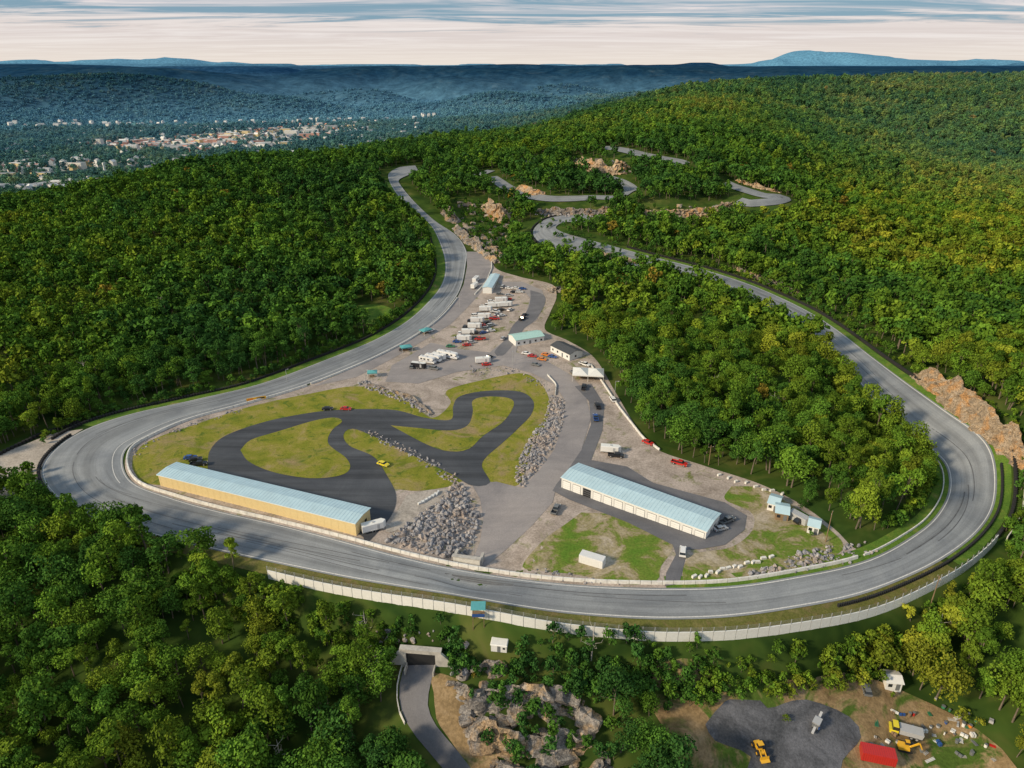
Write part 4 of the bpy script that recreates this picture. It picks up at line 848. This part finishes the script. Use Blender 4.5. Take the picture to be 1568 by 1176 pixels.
scatter('rock_ledges',np.stack([x,y,z],-1),rs.randint(0,6,m),np.stack([rs.normal(0,.15,m),rs.normal(0,.15,m),rs.uniform(-.5,.5,m)],-1),np.stack([s*rs.uniform(1.1,1.9,m),s,s*rs.uniform(.7,1.1,m)],-1),ck)
# ------------------------------------------------------------------ town in the valley
rt=random.Random(21); mb=MB()
def bld(x,y,L,Wd,h,rise,an,wm,rm):
    z=hz(x,y)-1; ca,sa=math.cos(an),math.sin(an); h=h+1
    def tr(a,b,c): return (x+a*ca-b*sa,y+a*sa+b*ca,z+c)
    l,w=L/2,Wd/2
    v=[tr(-l,-w,0),tr(l,-w,0),tr(l,w,0),tr(-l,w,0),tr(-l,-w,h),tr(l,-w,h),tr(l,w,h),tr(-l,w,h)]
    mb.add(v,[(0,1,5,4),(1,2,6,5),(2,3,7,6),(3,0,4,7)],wm)
    if rise>0:
        r_=[tr(-l,-w,h),tr(l,-w,h),tr(l,w,h),tr(-l,w,h),tr(-l,0,h+rise),tr(l,0,h+rise)]
        mb.add(r_,[(0,1,5,4),(4,5,2,3)],rm); mb.add(r_,[(0,4,3),(1,2,5)],wm)
    else: mb.add(v[4:],[(0,1,2,3)],rm)
    if L>18:
        nw=int(L/4)
        for k in range(nw):
            for fl in range(int(h/3.6)):
                a=-l+(k+.5)*L/nw; c=fl*3.6+1.8
                mb.add([tr(a-.7,-w-.05,c),tr(a+.7,-w-.05,c),tr(a+.7,-w-.05,c+1.8),tr(a-.7,-w-.05,c+1.8)],[(0,1,2,3)],'greyroof')
for (c,sx,sy),cnt,big in zip(TOWNC,(230,110,85,28,35),(.36,.45,.3,.4,.2)):
    for i in range(cnt):
        x=c[0]+rt.gauss(0,sx*.42); y=c[1]+rt.gauss(0,sy*.6)
        if rt.random()<big: bld(x,y,rt.uniform(18,42),rt.uniform(13,20),rt.uniform(8,15),0,rt.uniform(-.4,.4),rt.choice(['brick','brick','whitew','concw','brick','yellow']),rt.choice(['greyroof','white','concw','greyroof']))
        else: bld(x,y,rt.uniform(9,16),rt.uniform(8,10),rt.uniform(7,10),rt.uniform(3,5),rt.uniform(-1.5,1.5),rt.choice(['whitew','whitew','white','yellow','concw']),rt.choice(['greyroof','greyroof','white','brick','blkroof']))
for i in range(300):
    a=rt.uniform(-.70,-.10); rr=rt.uniform(1250,3200); x,y=rr*math.sin(a),rr*math.cos(a)
    bld(x,y,rt.uniform(9,17),rt.uniform(8,11),rt.uniform(11,14),3,rt.uniform(-1.5,1.5),rt.choice(['whitew','white','concw']),rt.choice(['greyroof','white','greyroof']))
mb.build('valley_town_buildings')
# ------------------------------------------------------------------ light, sky, camera
SEL,SAZ=math.radians(28),math.radians(242)
sd=Vector((math.sin(SAZ)*math.cos(SEL),math.cos(SAZ)*math.cos(SEL),math.sin(SEL)))
sl=bpy.data.lights.new('sun','SUN'); sl.energy=4.3; sl.angle=math.radians(8); sl.color=(1,.82,.57); so=bpy.data.objects.new('sun',sl); scene.collection.objects.link(so); so.rotation_euler=sd.to_track_quat('Z','Y').to_euler()
w=bpy.data.worlds.new('World'); scene.world=w; w.use_nodes=True; nt=w.node_tree; bg=nt.nodes['Background']; bg.inputs['Strength'].default_value=.1
sky=nn(nt,'ShaderNodeTexSky'); sky.sky_type='NISHITA'; sky.sun_disc=False; sky.sun_elevation=SEL; sky.sun_rotation=SAZ; sky.altitude=300; sky.dust_density=1.5
tc=nn(nt,'ShaderNodeTexCoord'); sp=nn(nt,'ShaderNodeSeparateXYZ'); nt.links.new(tc.outputs['Generated'],sp.inputs[0])
zm=mth(nt,'MAXIMUM',mth(nt,'ADD',sp.outputs[2],.03),.02)
cb_=nn(nt,'ShaderNodeCombineXYZ'); nt.links.new(mth(nt,'DIVIDE',sp.outputs[0],zm),cb_.inputs[0]); nt.links.new(mth(nt,'DIVIDE',sp.outputs[1],zm),cb_.inputs[1])
mp=nn(nt,'ShaderNodeMapping'); nt.links.new(cb_.outputs[0],mp.inputs[0]); mp.inputs['Scale'].default_value=(.26,.85,1); mp.inputs['Location'].default_value=(1.3,.4,0)
nf=noisev(nt,1.0,7,.66,1.0,mp.outputs[0])
cloud=ramp(nt,nf,[(.44,(0,0,0)),(.64,(1,1,1))])
blue=mix(nt,.85,sky.outputs[0],(2.1,3.6,4.8))
top=mix(nt,cloud,blue,(7.3,6.9,7.0))
zn=mth(nt,'ADD',sp.outputs[2],mth(nt,'MULTIPLY',mth(nt,'SUBTRACT',nf,.5),-.07))
el=mrange(nt,zn,.046,.060)
lowc=mix(nt,cloud,(7.3,6.55,6.25),(8.5,7.9,7.6))
lowc=mix(nt,mrange(nt,sp.outputs[2],0.0,.035,.7,0),lowc,(8.6,7.7,6.6))
nt.links.new(mix(nt,el,lowc,top),bg.inputs['Color'])
cam=bpy.data.cameras.new('camera'); co=bpy.data.objects.new('camera',cam); scene.collection.objects.link(co); cam.sensor_width=36; cam.lens=36*F/1568; cam.clip_start=1; cam.clip_end=90000
co.location=(0,0,HC); co.rotation_euler=(math.radians(90)-PIT,0,0); scene.camera=co
scene.view_settings.view_transform='Standard'; scene.view_settings.look='None'; scene.view_settings.exposure=0
print('done',time.time()-T0)
